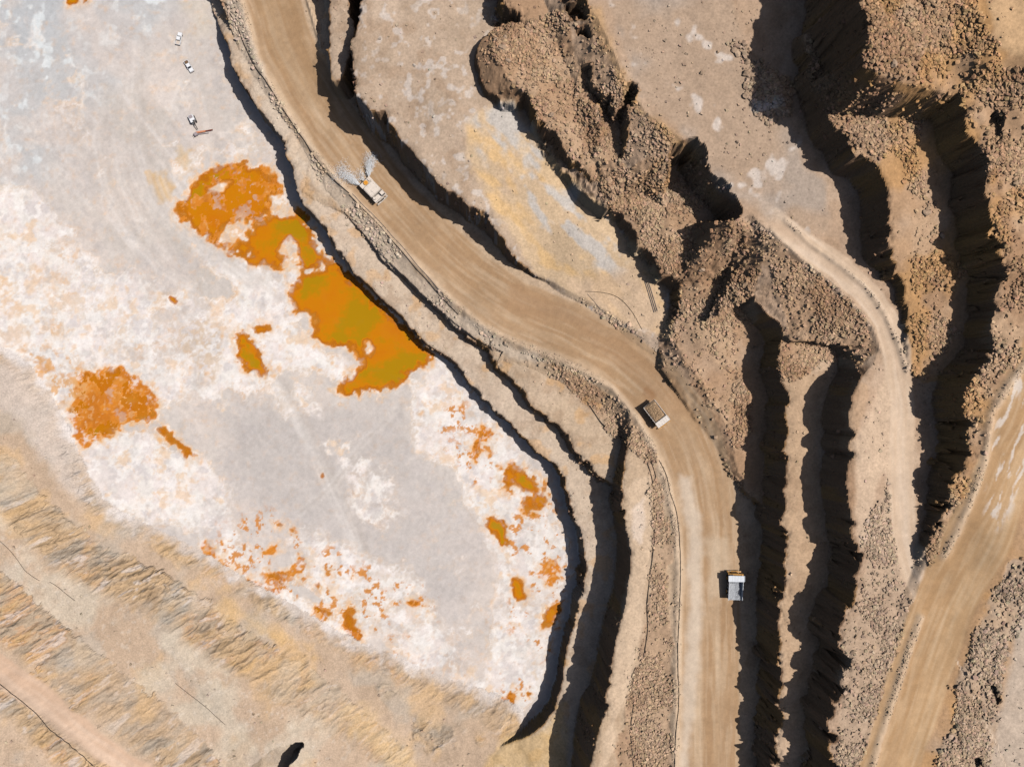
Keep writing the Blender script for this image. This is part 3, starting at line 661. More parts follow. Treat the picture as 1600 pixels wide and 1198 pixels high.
# ------------------------------------------------------------------ build the ground as separate pieces
def mesh_obj(name, verts, faces, mat, smooth=False, colours=None, nper=None):
    me = bpy.data.meshes.new(name)
    nv, nfc = len(verts), len(faces)
    k = faces.shape[1]
    me.vertices.add(nv); me.vertices.foreach_set('co', np.ascontiguousarray(verts, np.float32).ravel())
    me.loops.add(nfc*k); me.loops.foreach_set('vertex_index', np.ascontiguousarray(faces, np.int32).ravel())
    me.polygons.add(nfc); me.polygons.foreach_set('loop_start', np.arange(0, nfc*k, k, dtype=np.int32))
    me.polygons.foreach_set('loop_total', np.full(nfc, k, np.int32))
    me.polygons.foreach_set('use_smooth', np.full(nfc, smooth, bool))
    me.update(calc_edges=True)
    if colours is not None:
        a = me.attributes.new('ground_colour', 'FLOAT_COLOR', 'POINT')
        a.data.foreach_set('color', np.concatenate([colours, np.ones((nv, 1), np.float32)], 1).astype(np.float32).ravel())
    me.materials.append(mat)
    o = bpy.data.objects.new(name, me); COL.objects.link(o)
    return o
def tag(o, label=None, cat=None, group=None, kind=None):
    if label: o['label'] = label
    if cat: o['category'] = cat
    if group: o['group'] = group
    if kind: o['kind'] = kind
    return o

ny, nx = X.shape
PIECE = REG.copy().astype(np.int32)
PIECE[rm > .5] = 101; PIECE[m2 > .5] = 102; PIECE[m3 > .5] = 103; PIECE[m4 > .5] = 104
PIECE[(PIECE == 101) & (REG == RID['J']) & (RUB > .5)] = RID['J']
vid = np.arange(ny*nx).reshape(ny, nx)
quads = np.stack([vid[:-1, :-1], vid[:-1, 1:], vid[1:, 1:], vid[1:, :-1]], -1).reshape(-1, 4)
qp = PIECE[:-1, :-1].reshape(-1)
allv = np.stack([X, Y, Z], -1).reshape(-1, 3)
allc = C.reshape(-1, 3)
names = {0: ('pit_floor', M_floor, 'pale salt-crusted floor of the open pit'), 101: ('haul_road', M_road, 'wide brown haul road curving down the middle of the pit'),
         102: ('access_road', M_road, 'narrow pale access road winding along the upper eastern bench'), 103: ('haul_road', M_road, 'brown haul road crossing the lower right corner'),
         104: ('road', M_road, 'narrow pinkish road on the south-western benches')}
blab = {'W1': 'low sunlit bench and bank along the south-west side of the salt flat', 'W2': 'sunlit ochre rock slope and bench south-west of the flat', 'W3': 'ochre rock slope above the middle south-west bench',
        'W4': 'topmost rock slope in the lower left corner', 'A': 'lowest eastern bench above the salt flat', 'B': 'narrow sandy bench between pit wall and haul road',
        'R': 'bench carrying the haul road', 'H': 'flat grey bench right of the upper haul road', 'ledge': 'narrow ledge in the shadowed wall at the top', 'J': 'rubble-covered middle terrace', 'C': 'thin sunlit sliver of bench between two deep shadows',
        'L': 'broad brown bench with the access road', 'O': 'spoil ridge between the two deep eastern shadows', 'P': 'highest eastern terrace of ochre spoil'}
for i, t in enumerate(TER): names[i+1] = ('rock_terrace', M_ground if t['name'][0] != 'W' else M_rock, blab[t['name']])
for pid, (nm, mat, lab) in names.items():
    f = quads[qp == pid]
    if not len(f): continue
    u, inv = np.unique(f, return_inverse=True)
    o = mesh_obj(nm, allv[u], inv.reshape(-1, 4), mat, pid in (0, 101, 102, 103, 104), allc[u])
    tag(o, lab, None, None, 'structure')

# pond water: one flat sheet each, clear at the rim and deeper coloured where the bed drops
for ip, (pts, lab, sh) in enumerate(PONDS):
    vm = (PIX == ip) & (REG == 0)
    cell = vm[:-1, :-1] | vm[:-1, 1:] | vm[1:, 1:] | vm[1:, :-1]
    f = quads.reshape(ny-1, nx-1, 4)[cell]
    if not len(f): continue
    u, inv = np.unique(f, return_inverse=True)
    v = allv[u].copy(); v[:, 2] = .03-.004*(ip % 3)
    o = mesh_obj('water', v, inv.reshape(-1, 4), M_water, True)
    a = o.data.attributes.new('depth', 'FLOAT', 'POINT'); a.data.foreach_set('value', (DEP.ravel()[u]*(1-.5*sh)).astype(np.float32))
    tag(o, lab, None, None, 'structure')

# ------------------------------------------------------------------ rubble
ICO = None
def ico():
    global ICO
    if ICO is None:
        bm = bmesh.new(); bmesh.ops.create_icosphere(bm, subdivisions=1, radius=1)
        bm.verts.ensure_lookup_table()
        v = np.array([v.co[:] for v in bm.verts]); f = np.array([[l.index for l in q.verts] for q in bm.faces]); bm.free(); ICO = (v, f)
    return ICO
CUBE_V = np.array([(x, y, z) for x in (-1, 1) for y in (-1, 1) for z in (-1, 1)], float)*.8
CUBE_F = np.array([(0,1,3),(0,3,2),(4,6,7),(4,7,5),(0,4,5),(0,5,1),(2,3,7),(2,7,6),(0,2,6),(0,6,4),(1,5,7),(1,7,3)])
def rocks(cx, cy, cz, r, cols, base, jit=.32):
    bv, bf = base
    n, k = len(cx), len(bv)
    v = bv[None]*(1+rng.normal(0, jit*.5, (n, k, 1)))+rng.normal(0, jit*.35, (n, k, 3))
    v *= np.stack([rng.uniform(.75, 1.3, n), rng.uniform(.75, 1.3, n), rng.uniform(.6, 1.0, n)], -1)[:, None, :]
    a = rng.uniform(0, 2*math.pi, n); b = rng.normal(0, .5, n)
    ca_, sa_, cb, sb = np.cos(a), np.sin(a), np.cos(b), np.sin(b)
    y = v[..., 1]*cb[:, None]-v[..., 2]*sb[:, None]; z = v[..., 1]*sb[:, None]+v[..., 2]*cb[:, None]; x = v[..., 0]
    x, y = x*ca_[:, None]-y*sa_[:, None], x*sa_[:, None]+y*ca_[:, None]
    V3 = np.stack([x, y, z], -1)*r[:, None, None]+np.stack([cx, cy, cz], -1)[:, None, :]
    Fc = (bf[None]+(np.arange(n)*k)[:, None, None]).reshape(-1, 3)
    return V3.reshape(-1, 3), Fc, np.repeat(cols, k, 0)
def scatter(name, label, mask, n, rmin, rmax, power=1.5, ico_min=.55):
    core = (np.abs(X) < 226) & (np.abs(Y) < 171)
    w = (mask*core).ravel().astype(np.float64)
    w[w < .08] = 0
    w *= .12+2.2*sstep(.36, .66, fbm(X, Y, 10, 4, 181).ravel())**1.5
    p = w/w.sum()
    idx = rng.choice(len(p), n, p=p)
    cx = X.ravel()[idx]+rng.uniform(-.3, .3, n); cy = Y.ravel()[idx]+rng.uniform(-.3, .3, n)
    r = rmin+(rmax-rmin)*rng.random(n)**(power*2)
    cz = Z.ravel()[idx]+r*.25
    col = allc[idx]*rng.uniform(.8, 1.3, (n, 1))*(1+rng.normal(0, .03, (n, 3)))
    col = np.clip(col, .02, .8)
    big = r > ico_min
    v1, f1, c1 = rocks(cx[big], cy[big], cz[big], r[big], col[big], ico())
    v2, f2, c2 = rocks(cx[~big], cy[~big], cz[~big], r[~big], col[~big], (CUBE_V, CUBE_F))
    o = mesh_obj(name, np.concatenate([v1, v2]), np.concatenate([f1, f2+len(v1)]), M_rock, False, np.concatenate([c1, c2]).astype(np.float32))
    tag(o, label, 'rubble', None, 'stuff')
for nm, lab, n, r0, r1 in (
    ('J', 'blocky brown rubble strewn over the middle terrace', 19000, 0.13, 0.8),
    ('N', 'dark brown rubble on the slope under the access road', 6500, 0.13, 0.75),
    ('O', 'coarse rubble along the sunlit spoil ridge', 5500, 0.13, 0.8),
    ('P', 'ochre rubble on the highest eastern terrace', 10000, 0.13, 0.85),
    ('D', 'grey rubble heap between access road and deep shadow', 5500, 0.13, 0.7),
    ('E', 'pale blocky rubble right of the lower right haul road', 7000, 0.15, 0.8),
    ('G', 'rubble strip along the left side of the haul road', 7000, 0.12, 0.62),
    ('B', 'stones on the slope left of the haul road bend', 2400, 0.14, 0.6),
    ('Ledge', 'heap of large stones on the right edge of the broad bench', 1500, 0.2, 1.1),
    ('Lslope', 'loose stones on the scalloped slope below the broad bench', 3500, 0.14, 0.6)):
    scatter('rubble', lab, RZM[nm]*(1-onroad)*(1-.85*smooth1), n, r0, r1)
crestm = np.isin(REG, [RID[n] for n in ('A', 'B', 'R', 'H', 'J', 'C', 'L', 'O', 'P')])*sstep(.05, .5, WALL)*(1-sstep(5, 9, WALL))
scatter('loose_rock', 'broken rock clinging to the steep pit walls', crestm.astype(np.float32), 5000, .2, .9)
scatter('windrow_stones', 'small stones in the windrows along the road edges', (BERM > .45).astype(np.float32), 3500, .08, .26, 1.4)
scatter('scattered_stones', 'single small stones scattered over the benches', (land*(1-onroad)*(1-RUB)*(WALL < .3)).astype(np.float32), 5000, .12, .5, 2.0)

# ------------------------------------------------------------------ machines
M_cream = plain('cream_paint', (226,212,198), .5, 0, .10, 1.2)
M_pale = plain('worn_steel_bed', (206,210,216), .55, .1, .08, 1.5)
M_bedload = plain('dusty_steel', (214,204,194), .6, .1, .12, 1.5)
M_yellow = plain('dusty_yellow_paint', (224,164,80), .55, 0, .15, 2)
M_orange = plain('orange_paint', (222,146,28), .5, 0, .15, 3)
M_black = plain('rubber', (34,32,31), .9, 0, .2, 4)
M_dark = plain('dark_steel', (62,58,54), .6, .3, .2, 3)
M_glass = plain('dark_glass', (52,58,66), .12, 0, .05, 1)
M_white = plain('white_paint', (240,240,242), .35, 0, .04, 1)
M_beige = plain('dusty_bed_liner', (214,198,184), .8, 0, .12, 3)
M_brown = plain('brown_cargo', (120,92,68), .9, 0, .3, 2.5)
M_salmon = plain('orange_drill_mast', (222,150,112), .6, 0, .15, 1.5)
M_rust = plain('red_brown_steel', (128,64,44), .7, .1, .2, 2)
M_mauve = plain('grey_steel', (172,160,162), .6, .2, .15, 2)
M_lamp = plain('lamp_glass', (235,232,220), .2, 0, .03, 1)
M_hose = plain('black_hose', (58,50,44), .8, 0, .2, .5)
M_pipe = plain('grey_pipe', (120,110,104), .6, .1, .15, .5)

def bm_obj(name, bm, mat, parent, bevel=0, loc=(0,0,0)):
    if bevel:
        bmesh.ops.bevel(bm, geom=bm.edges[:], offset=bevel, segments=2, affect='EDGES', clamp_overlap=True)
    bmesh.ops.recalc_face_normals(bm, faces=bm.faces)
    me = bpy.data.meshes.new(name); bm.to_mesh(me); bm.free(); me.materials.append(mat)
    o = bpy.data.objects.new(name, me); COL.objects.link(o); o.parent = parent; o.location = loc
    return o
def bx(bm, x0, x1, y0, y1, z0, z1, top=None):
    """box; top=(dx0,dx1,dy0,dy1) moves the upper edges"""
    t = top or (0, 0, 0, 0)
    c = [(x0,y0,z0),(x1,y0,z0),(x1,y1,z0),(x0,y1,z0),(x0+t[0],y0+t[2],z1),(x1+t[1],y0+t[2],z1),(x1+t[1],y1+t[3],z1),(x0+t[0],y1+t[3],z1)]
    v = [bm.verts.new(p) for p in c]
    for f in ((3,2,1,0),(4,5,6,7),(0,1,5,4),(1,2,6,5),(2,3,7,6),(3,0,4,7)): bm.faces.new([v[i] for i in f])
def box_obj(name, mat, parent, *a, bevel=.04, top=None):
    bm = bmesh.new(); bx(bm, *a, top=top); return bm_obj(name, bm, mat, parent, bevel)
def tube(bm, p, q, r, n=8):
    p = np.array(p, float); q = np.array(q, float); d = q-p; d /= np.linalg.norm(d)
    a = np.cross(d, (0, 0, 1) if abs(d[2]) < .9 else (1, 0, 0)); a /= np.linalg.norm(a); b = np.cross(d, a)
    r1 = [bm.verts.new(p+r*(a*math.cos(t)+b*math.sin(t))) for t in np.arange(n)*2*math.pi/n]
    r2 = [bm.verts.new(q+r*(a*math.cos(t)+b*math.sin(t))) for t in np.arange(n)*2*math.pi/n]
    for i in range(n): bm.faces.new((r1[i], r1[(i+1) % n], r2[(i+1) % n], r2[i]))
    bm.faces.new(r1[::-1]); bm.faces.new(r2)
def wheel(parent, x, y, r, w, name='wheel'):
    bm = bmesh.new(); n = 22
    prof = [(-.5, .80), (-.5, .93), (-.36, 1), (.36, 1), (.5, .93), (.5, .80)]
    rings = [[bm.verts.new((x+a*w, y+b*r*math.cos(t), r+b*r*math.sin(t))) for t in np.arange(n)*2*math.pi/n] for a, b in prof]
    for i in range(len(prof)-1):
        for k in range(n): bm.faces.new((rings[i][k], rings[i][(k+1) % n], rings[i+1][(k+1) % n], rings[i+1][k]))
    bm.faces.new(rings[0]); bm.faces.new(rings[-1][::-1])
    o = bm_obj(name, bm, M_black, parent)
    bm = bmesh.new(); tube(bm, (x-w*.52, y, r), (x+w*.52, y, r), r*.5, 14)
    bm_obj('rim', bm, M_yellow if r > .8 else M_mauve, o)
    return o
def root(name, label, cat, px, py, heading, group=None, z=None):
    zz = ground_z(px, py, z if z is not None else 20)
    x, y = W(px, py, zz)
    o = bpy.data.objects.new(name, None); COL.objects.link(o)
    o.location = (x, y, zz); o.rotation_euler = (0, 0, math.atan2(heading[1], heading[0])-math.pi/2)
    tag(o, label, cat, group)
    return o
def chassis(t, paint):
    box_obj('frame', M_dark, t, -.85, .85, -4.3, 4.6, 1.2, 2.0)
    for sx in (-1, 1):
        wheel(t, sx*2.15, 2.75, 1.3, .95)
        wheel(t, sx*1.35, -2.2, 1.25, .8); wheel(t, sx*2.22, -2.2, 1.25, .8)
    bm = bmesh.new(); tube(bm, (-2.3, -2.2, 1.3), (2.3, -2.2, 1.3), .35); bm_obj('axle', bm, M_dark, t)
    box_obj('engine_hood', paint, t, -1.25, 1.25, 3.3, 5.15, 1.9, 3.35, top=(.1, -.1, 0, -.25))
    box_obj('bumper', paint, t, -2.6, 2.6, 4.95, 5.4, .8, 1.35)
    box_obj('grille', M_dark, t, -.9, .9, 5.12, 5.22, 1.5, 2.8, bevel=.01)
    box_obj('deck', paint, t, -2.75, 2.75, 2.75, 5.0, 3.38, 3.5, bevel=.02)
    c = box_obj('cab', M_cream, t, -2.6, -.85, 2.95, 4.65, 3.5, 4.85, top=(.12, -.12, .08, -.2), bevel=.06)
    box_obj('windscreen', M_glass, c, -2.4, -1.05, 4.57, 4.66, 3.85, 4.55, top=(.06, -.06, -.12, -.12), bevel=.01)
    for x in (-2.58, -.92): box_obj('side_window', M_glass, c, x-.03, x+.06, 3.2, 4.35, 3.95, 4.55, bevel=.01)
    bm = bmesh.new()
    for y in (2.9, 3.9, 4.9): tube(bm, (2.65, y, 3.5), (2.65, y, 4.4), .05, 6)
    for x in (-2.65, -1.3, 0, 1.3, 2.65): tube(bm, (x, 4.93, 3.5), (x, 4.93, 4.4), .05, 6)
    for zz in (3.95, 4.4):
        tube(bm, (-2.65, 4.93, zz), (2.65, 4.93, zz), .05, 6); tube(bm, (2.65, 2.9, zz), (2.65, 4.93, zz), .05, 6)
    bm_obj('railing', bm, paint, t)
    for x in (-2.1, -1.5, 1.5, 2.1): box_obj('headlight', M_lamp, t, x-.2, x+.2, 5.38, 5.46, 1.4, 1.75, bevel=.02)
    bm = bmesh.new(); tube(bm, (1.9, 3.2, 3.5), (1.9, 3.2, 4.6), .5, 12); bm_obj('air_cleaner', bm, paint, t)
    bm = bmesh.new(); tube(bm, (-2.0, -.2, 1.6), (-2.0, 1.3, 1.6), .55, 14); bm_obj('fuel_tank', bm, M_dark, t)
    bm = bmesh.new()
    for x in (-2.75, -1.9):
        tube(bm, (x, 5.25, 1.2), (x, 5.05, 3.45), .05, 6)
    for k in range(6): tube(bm, (-2.75, 5.23-.035*k, 1.4+.35*k), (-1.9, 5.23-.035*k, 1.4+.35*k), .04, 6)
    bm_obj('ladder', bm, paint, t)
def dump_bed(t, mat, canopy_w):
    """tilted open body: floor, two flared sides, headboard, canopy over the cab"""
    bm = bmesh.new(); w, th = 2.62, .14
    # floor with a shallow V along the middle
    yb, yf = -4.95, 2.35
    v = [bm.verts.new(p) for p in ((-w+.3, yb, 3.1), (0, yb, 2.95), (w-.3, yb, 3.1), (w-.3, 1.1, 2.78), (0, 1.1, 2.62), (-w+.3, 1.1, 2.78), (w-.3, yf, 3.3), (0, yf, 3.3), (-w+.3, yf, 3.3))]
    for f in ((0,1,4,5), (1,2,3,4), (5,4,7,8), (4,3,6,7)): bm.faces.new([v[i] for i in f])
    ex = bmesh.ops.solidify(bm, geom=bm.faces[:], thickness=th)
    b = bm_obj('dump_bed', bm, mat, t)
    for sx in (-1, 1):
        bm = bmesh.new()
        o_, i_ = sx*w, sx*(w-th)
        a = [(sx*(w-.3), yb, 2.6), (o_, yb, 3.85), (i_, yb, 3.85), (sx*(w-.44), yb, 2.75)]
        c = [(sx*(w-.3), yf, 2.2), (o_, yf, 4.75), (i_, yf, 4.75), (sx*(w-.44), yf, 2.2)]
        va = [bm.verts.new(p) for p in a]; vc = [bm.verts.new(p) for p in c]
        for k in range(4): bm.faces.new((va[k], va[(k+1) % 4], vc[(k+1) % 4], vc[k]))
        bm.faces.new(va); bm.faces.new(vc[::-1])
        s_ = bm_obj('side_wall', bm, mat, t)
        for y in (-4.2, -2.9, -1.6, -.3, 1.0):
            zt_ = 3.85+(y-yb)/(yf-yb)*.9
            bm = bmesh.new(); bx(bm, sx*(w-.1) if sx > 0 else -w-.10, w+.10 if sx > 0 else -(w-.1), y-.13, y+.13, 2.55, zt_-.12)
            bm_obj('rib', bm, mat, s_)
    box_obj('headboard', mat, t, -w+.05, w-.05, yf-.15, yf+.02, 2.9, 4.8, bevel=.02)
    cb = bmesh.new(); bx(cb, -canopy_w, canopy_w, yf-.05, 4.45, 4.78, 4.92)
    cn = bm_obj('canopy', cb, mat, t, .03)
    for x in (-1.6, -.55, .55, 1.6): box_obj('stiffener', mat, cn, x-.08, x+.08, yf, 4.4, 4.92, 4.98, bevel=.01)
    for sx in (-1, 1): box_obj('canopy_lip', mat, cn, sx*canopy_w-.06, sx*canopy_w+.06, yf+.1, 4.4, 4.6, 5.06, bevel=.02)
def rock_load(t):
    n = 26; xs_ = np.linspace(-2.42, 2.42, n); ys_ = np.linspace(-4.75, 2.2, 36)
    A, B = np.meshgrid(xs_, ys_)
    e = np.clip(1-(np.abs(A)/2.5)**4, 0, 1)*np.clip(1-(np.abs((B+1.2)/3.6))**4, 0, 1)
    h = 3.35+e*1.15+(rng.random(A.shape)-.5)*.42*e + (B+4.75)*.055
    idx = np.arange(A.size).reshape(A.shape)
    q = np.stack([idx[:-1, :-1], idx[:-1, 1:], idx[1:, 1:], idx[1:, :-1]], -1).reshape(-1, 4)
    col = np.tile(lin(176,146,114).astype(np.float32), (A.size, 1))*rng.uniform(.7, 1.3, (A.size, 1)).astype(np.float32)
    o = mesh_obj('rock_load', np.stack([A, B, h], -1).reshape(-1, 3), q, M_rock, False, col); o.parent = t
    k = 130
    cx = rng.uniform(-2.1, 2.1, k); cy = rng.uniform(-4.3, 1.8, k)
    v, f, c = rocks(cx, cy, 4.2-.3*(cx/2.2)**2+(cy+1)*.03-.1*rng.random(k), .12+.32*rng.random(k)**2, np.tile(lin(178,150,120), (k, 1))*rng.uniform(.75, 1.3, (k, 1)), ico())
    p = mesh_obj('loose_stones', v, f, M_rock, False, c.astype(np.float32)); p.parent = o; p['kind'] = 'stuff'

t = root('dump_truck', 'loaded cream dump truck heaped with brown rock on the road bend', 'dump truck', 1023.5, 646.5, (.60, -.80), 'haul trucks on the road', 28)
chassis(t, M_yellow); dump_bed(t, M_bedload, 2.72); rock_load(t)
t = root('dump_truck', 'empty pale dump truck driving up the road beside the wall shadow', 'dump truck', 1145, 913, (.02, 1), 'haul trucks on the road', 34)
chassis(t, M_yellow); dump_bed(t, M_pale, 2.95)
# water truck
t = root('water_truck', 'cream water truck with an orange rear hatch spraying the haul road', 'water truck', 584.5, 299.5, (.69, -.72), 'haul trucks on the road', 17)
chassis(t, M_cream)
bm = bmesh.new(); bx(bm, -2.75, 2.75, -2.5, 2.45, 1.9, 4.6, top=(.25, -.25, .05, -.15))
tk = bm_obj('tank', bm, M_cream, t, .22)
for x in (-1.8, -.6, .6, 1.8): box_obj('tank_seam', M_cream, tk, x-.05, x+.05, -2.35, 2.2, 4.58, 4.64, bevel=.01)
bm = bmesh.new(); tube(bm, (.5, .6, 4.5), (.5, .6, 4.8), .42, 16); bm_obj('filler_cap', bm, M_cream, tk)
box_obj('rear_platform', M_cream, t, -2.7, 2.7, -4.75, -2.5, 2.2, 3.4, bevel=.08)
bm = bmesh.new(); tube(bm, (.1, -3.6, 3.35), (.1, -3.6, 3.95), .95, 24); hb_ = bm_obj('hatch', bm, M_yellow, t, .05)
bm = bmesh.new(); tube(bm, (.1, -3.6, 3.9), (.1, -3.6, 4.02), .6, 20); bm_obj('hatch_lid', bm, M_orange, hb_, .02)
box_obj('pump_box', M_beige, t, -2.2, -1.2, -4.3, -3.0, 3.4, 3.9)
for x in (-2.2, 2.2):
    bm = bmesh.new(); tube(bm, (x, -4.6, 1.6), (x, -5.05, 1.7), .16, 10); bm_obj('spray_nozzle', bm, M_dark, t)
bm = bmesh.new(); tube(bm, (-2.4, -4.7, 1.6), (2.4, -4.7, 1.6), .1, 8); bm_obj('spray_bar', bm, M_dark, t)
wt = t
# the spray itself: fans of droplets thrown backwards from the two nozzles
def droplets(n, ox, ang0, spread, reach):
    a = math.radians(ang0)+rng.normal(0, math.radians(spread), n)
    tt = rng.beta(1.3, 1.9, n); dist = tt*reach
    x = ox+np.sin(a)*dist; y = -5.0-np.cos(a)*dist
    zz = 1.7+1.9*tt*4*(1-tt)*.55-1.55*tt+rng.normal(0, .28, n)*(.3+tt)
    return np.stack([x, y, np.maximum(zz, .12)], -1)
P3 = np.concatenate([droplets(2600, 2.2, 10, 12, 13.5), droplets(2200, -2.2, -50, 11, 11.0), droplets(400, 0, -14, 26, 7.0)])
n = len(P3); r = rng.uniform(.03, .075, n)
tet = np.array([(1,1,1),(1,-1,-1),(-1,1,-1),(-1,-1,1)], float); tf = np.array([(0,1,2),(0,3,1),(0,2,3),(1,3,2)])
v = ((tet[None]+rng.normal(0, .25, (n, 4, 3)))*r[:, None, None]*np.array((1.25, 1.25, .22))+P3[:, None, :]).reshape(-1, 3)
f = (tf[None]+(np.arange(n)*4)[:, None, None]).reshape(-1, 3)
md, N_, L_, P_ = new_mat('water_droplets'); P_.inputs['Base Color'].default_value = (.93, .94, .95, 1); P_.inputs['Roughness'].default_value = .5
tr = N_.new('ShaderNodeBsdfTranslucent'); tr.inputs[0].default_value = (.95, .96, .97, 1); mxs = N_.new('ShaderNodeMixShader'); mxs.inputs[0].default_value = .2
L_.new(P_.outputs[0], mxs.inputs[1]); L_.new(tr.outputs[0], mxs.inputs[2]); L_.new(mxs.outputs[0], N_['Material Output'].inputs['Surface'])
o = mesh_obj('water_spray', v, f, md); o.location = wt.location; o.rotation_euler = wt.rotation_euler
tag(o, 'white fans of sprayed water behind the water truck', 'spray', None, 'stuff')

def pickup(label, px, py, heading, cargo):
    t = root('pickup_truck', label, 'pickup truck', px, py, heading, 'pickups parked on the flat', 0)
    for sx in (-1, 1):
        for y in (1.65, -1.6): wheel(t, sx*.78, y, .38, .26)
    bm = bmesh.new(); bx(bm, -.92, .92, .75, 2.62, .45, 1.08, top=(.06, -.06, 0, -.10)); h_ = bm_obj('hood', bm, M_white, t, .10)
    box_obj('bumper', M_mauve, t, -.9, .9, 2.58, 2.74, .42, .68, bevel=.04)
    for sx in (-1, 1): box_obj('headlight', M_lamp, t, sx*.7-.17, sx*.7+.17, 2.5, 2.64, .72, .9, bevel=.02)
    box_obj('body', M_white, t, -.94, .94, -2.6, .8, .45, .92, bevel=.05)
    c = box_obj('cab', M_white, t, -.90, .90, -1.0, 1.15, .9, 1.72, top=(.14, -.14, .16, -.62), bevel=.07)
    bm = bmesh.new()
    vs = [bm.verts.new(p) for p in ((-.74, 1.14, 1.02), (.74, 1.14, 1.02), (.66, .60, 1.66), (-.66, .60, 1.66))]
    bm.faces.new(vs); bmesh.ops.solidify(bm, geom=bm.faces[:], thickness=-.04); bm_obj('windscreen', bm, M_glass, c)
    box_obj('rear_window', M_glass, c, -.6, .6, -.99, -.92, 1.2, 1.58, top=(0, 0, .1, .1), bevel=.01)
    for sx in (-1, 1):
        box_obj('side_window', M_glass, c, sx*.84-.04, sx*.84+.04, -.7, .6, 1.15, 1.58, top=(-sx*.06, -sx*.06, .05, -.3), bevel=.01)
        box_obj('mirror', M_white, t, sx*1.04-.1, sx*1.04+.1, .72, .88, 1.12, 1.32, bevel=.03)
        box_obj('bed_side', M_white, t, sx*.87-.07, sx*.87+.07, -2.6, -1.0, .92, 1.2, bevel=.03)
    box_obj('tailgate', M_white, t, -.8, .8, -2.62, -2.52, .7, 1.2, bevel=.02)
    box_obj('bed_floor', M_beige, t, -.8, .8, -2.52, -1.02, .922, .96, bevel=.005)
    if cargo:
        bm = bmesh.new(); bx(bm, -.68, .68, -2.42, -1.3, .96, 1.22); bx(bm, -.5, .2, -2.2, -1.6, 1.22, 1.38)
        bm_obj('cargo', bm, M_brown, t, .05)
pickup('white pickup with empty beige bed, nearer the top edge', 281, 62, (.2, .98), False)
pickup('white pickup with brown cargo in its bed, nose pointing down right', 296.5, 105, (.52, -.855), True)

# drilling rig on the flat
t = root('drill_rig', 'small white drilling rig with long orange mast on the grey flat', 'drill rig', 302.5, 188.5, (.42, -.91), None, 0)
for sx in (-1, 1):
    bm = bmesh.new(); bx(bm, sx*.95-.25, sx*.95+.25, -1.7, 1.6, .05, .75); bm_obj('crawler_track', bm, M_black, t, .18)
b_ = box_obj('body', M_white, t, -1.0, 1.0, -1.8, .7, .75, 2.1, bevel=.10)
box_obj('engine_cover', M_mauve, b_, -.7, .7, -1.6, -.3, 2.1, 2.3, bevel=.04)
c = box_obj('cab', M_white, t, -.05, .95, .7, 1.7, .8, 2.5, top=(.08, -.08, .05, -.12), bevel=.06)
box_obj('window', M_glass, c, .05, .85, 1.62, 1.72, 1.5, 2.35, top=(.03, -.03, -.1, -.1), bevel=.01)
bm = bmesh.new(); tube(bm, (-.45, .6, 1.7), (-.45, 2.9, 2.6), .2, 8); tube(bm, (-.45, 2.9, 2.6), (-.3, 4.6, 1.3), .17, 8); bm_obj('boom', bm, M_dark, t)
bm = bmesh.new(); tube(bm, (-.7, .9, 1.2), (-.6, 2.7, 2.3), .09, 8); bm_obj('hydraulic_ram', bm, M_mauve, t)
rz = t.rotation_euler.z
def loc(dx, dy):      # photo offset from the rig in pixels -> the rig's own axes
    wx, wy = dx*ZC/F, -dy*ZC/F
    return (wx*math.cos(-rz)-wy*math.sin(-rz), wx*math.sin(-rz)+wy*math.cos(-rz))
a = loc(5, 20); b2 = loc(31, 15.5); b1 = loc(20, 17.5)
bm = bmesh.new(); tube(bm, (*a, 1.0), (*b1, .95), .38, 6); mast = bm_obj('mast', bm, M_salmon, t)
bm = bmesh.new(); tube(bm, (*b1, .95), (*b2, .9), .26, 6); bm_obj('mast_tip', bm, M_rust, mast)
bm = bmesh.new(); tube(bm, (*loc(7, 22.5), .7), (*loc(25, 20), .7), .12, 6); bm_obj('feed_rail', bm, M_mauve, mast)
p_ = loc(5, 22.5)
box_obj('drill_head', M_mauve, t, p_[0]-.75, p_[0]+.75, p_[1]-.7, p_[1]+.7, .35, 1.4, bevel=.12)
for q in ((-2, 25), (2.5, 26.5), (0, 28)):
    e = loc(*q); bm = bmesh.new(); tube(bm, (p_[0], p_[1], .8), (*e, .12), .09, 6); bm_obj('stabiliser_leg', bm, M_dark, t)

# ------------------------------------------------------------------ hoses, cables and pipes lying on the ground
def hose(name, label, cat, pts, r, mat, z0, group=None, wob=.25):
    P = []
    wp = wline(pts, z0)
    for i in range(len(wp)-1):
        a, b = np.array(wp[i]), np.array(wp[i+1]); n = max(2, int(np.linalg.norm(b-a)/1.6))
        for k in range(n): P.append(a+(b-a)*k/n)
    P.append(np.array(wp[-1])); P = np.array(P)
    for _ in range(3): P[1:-1] = (P[:-2]+2*P[1:-1]+P[2:])/4
    P += np.stack([vnoise(P[:, 0], P[:, 1], 6, 201)-.5, vnoise(P[:, 0], P[:, 1], 6, 203)-.5], -1)*wob*2
    zz = np.array([max(zat(x, y), zat(x+.2, y), zat(x-.2, y))+r*.7 for x, y in P])
    n = 7; T = np.gradient(P, axis=0); T /= np.linalg.norm(T, axis=1)[:, None]; Nn = np.stack([-T[:, 1], T[:, 0]], -1)
    V = []
    for k in range(n):
        t_ = 2*math.pi*k/n
        V.append(np.concatenate([P+Nn*r*math.cos(t_), (zz+r*math.sin(t_))[:, None]], 1))
    V = np.stack(V, 1).reshape(-1, 3); m = len(P); i = np.arange(m-1)[:, None]; k = np.arange(n)[None]
    f = np.stack([i*n+k, i*n+(k+1) % n, (i+1)*n+(k+1) % n, (i+1)*n+k], -1).reshape(-1, 4)
    o = mesh_obj(name, V, f, mat, True); tag(o, label, cat, group)
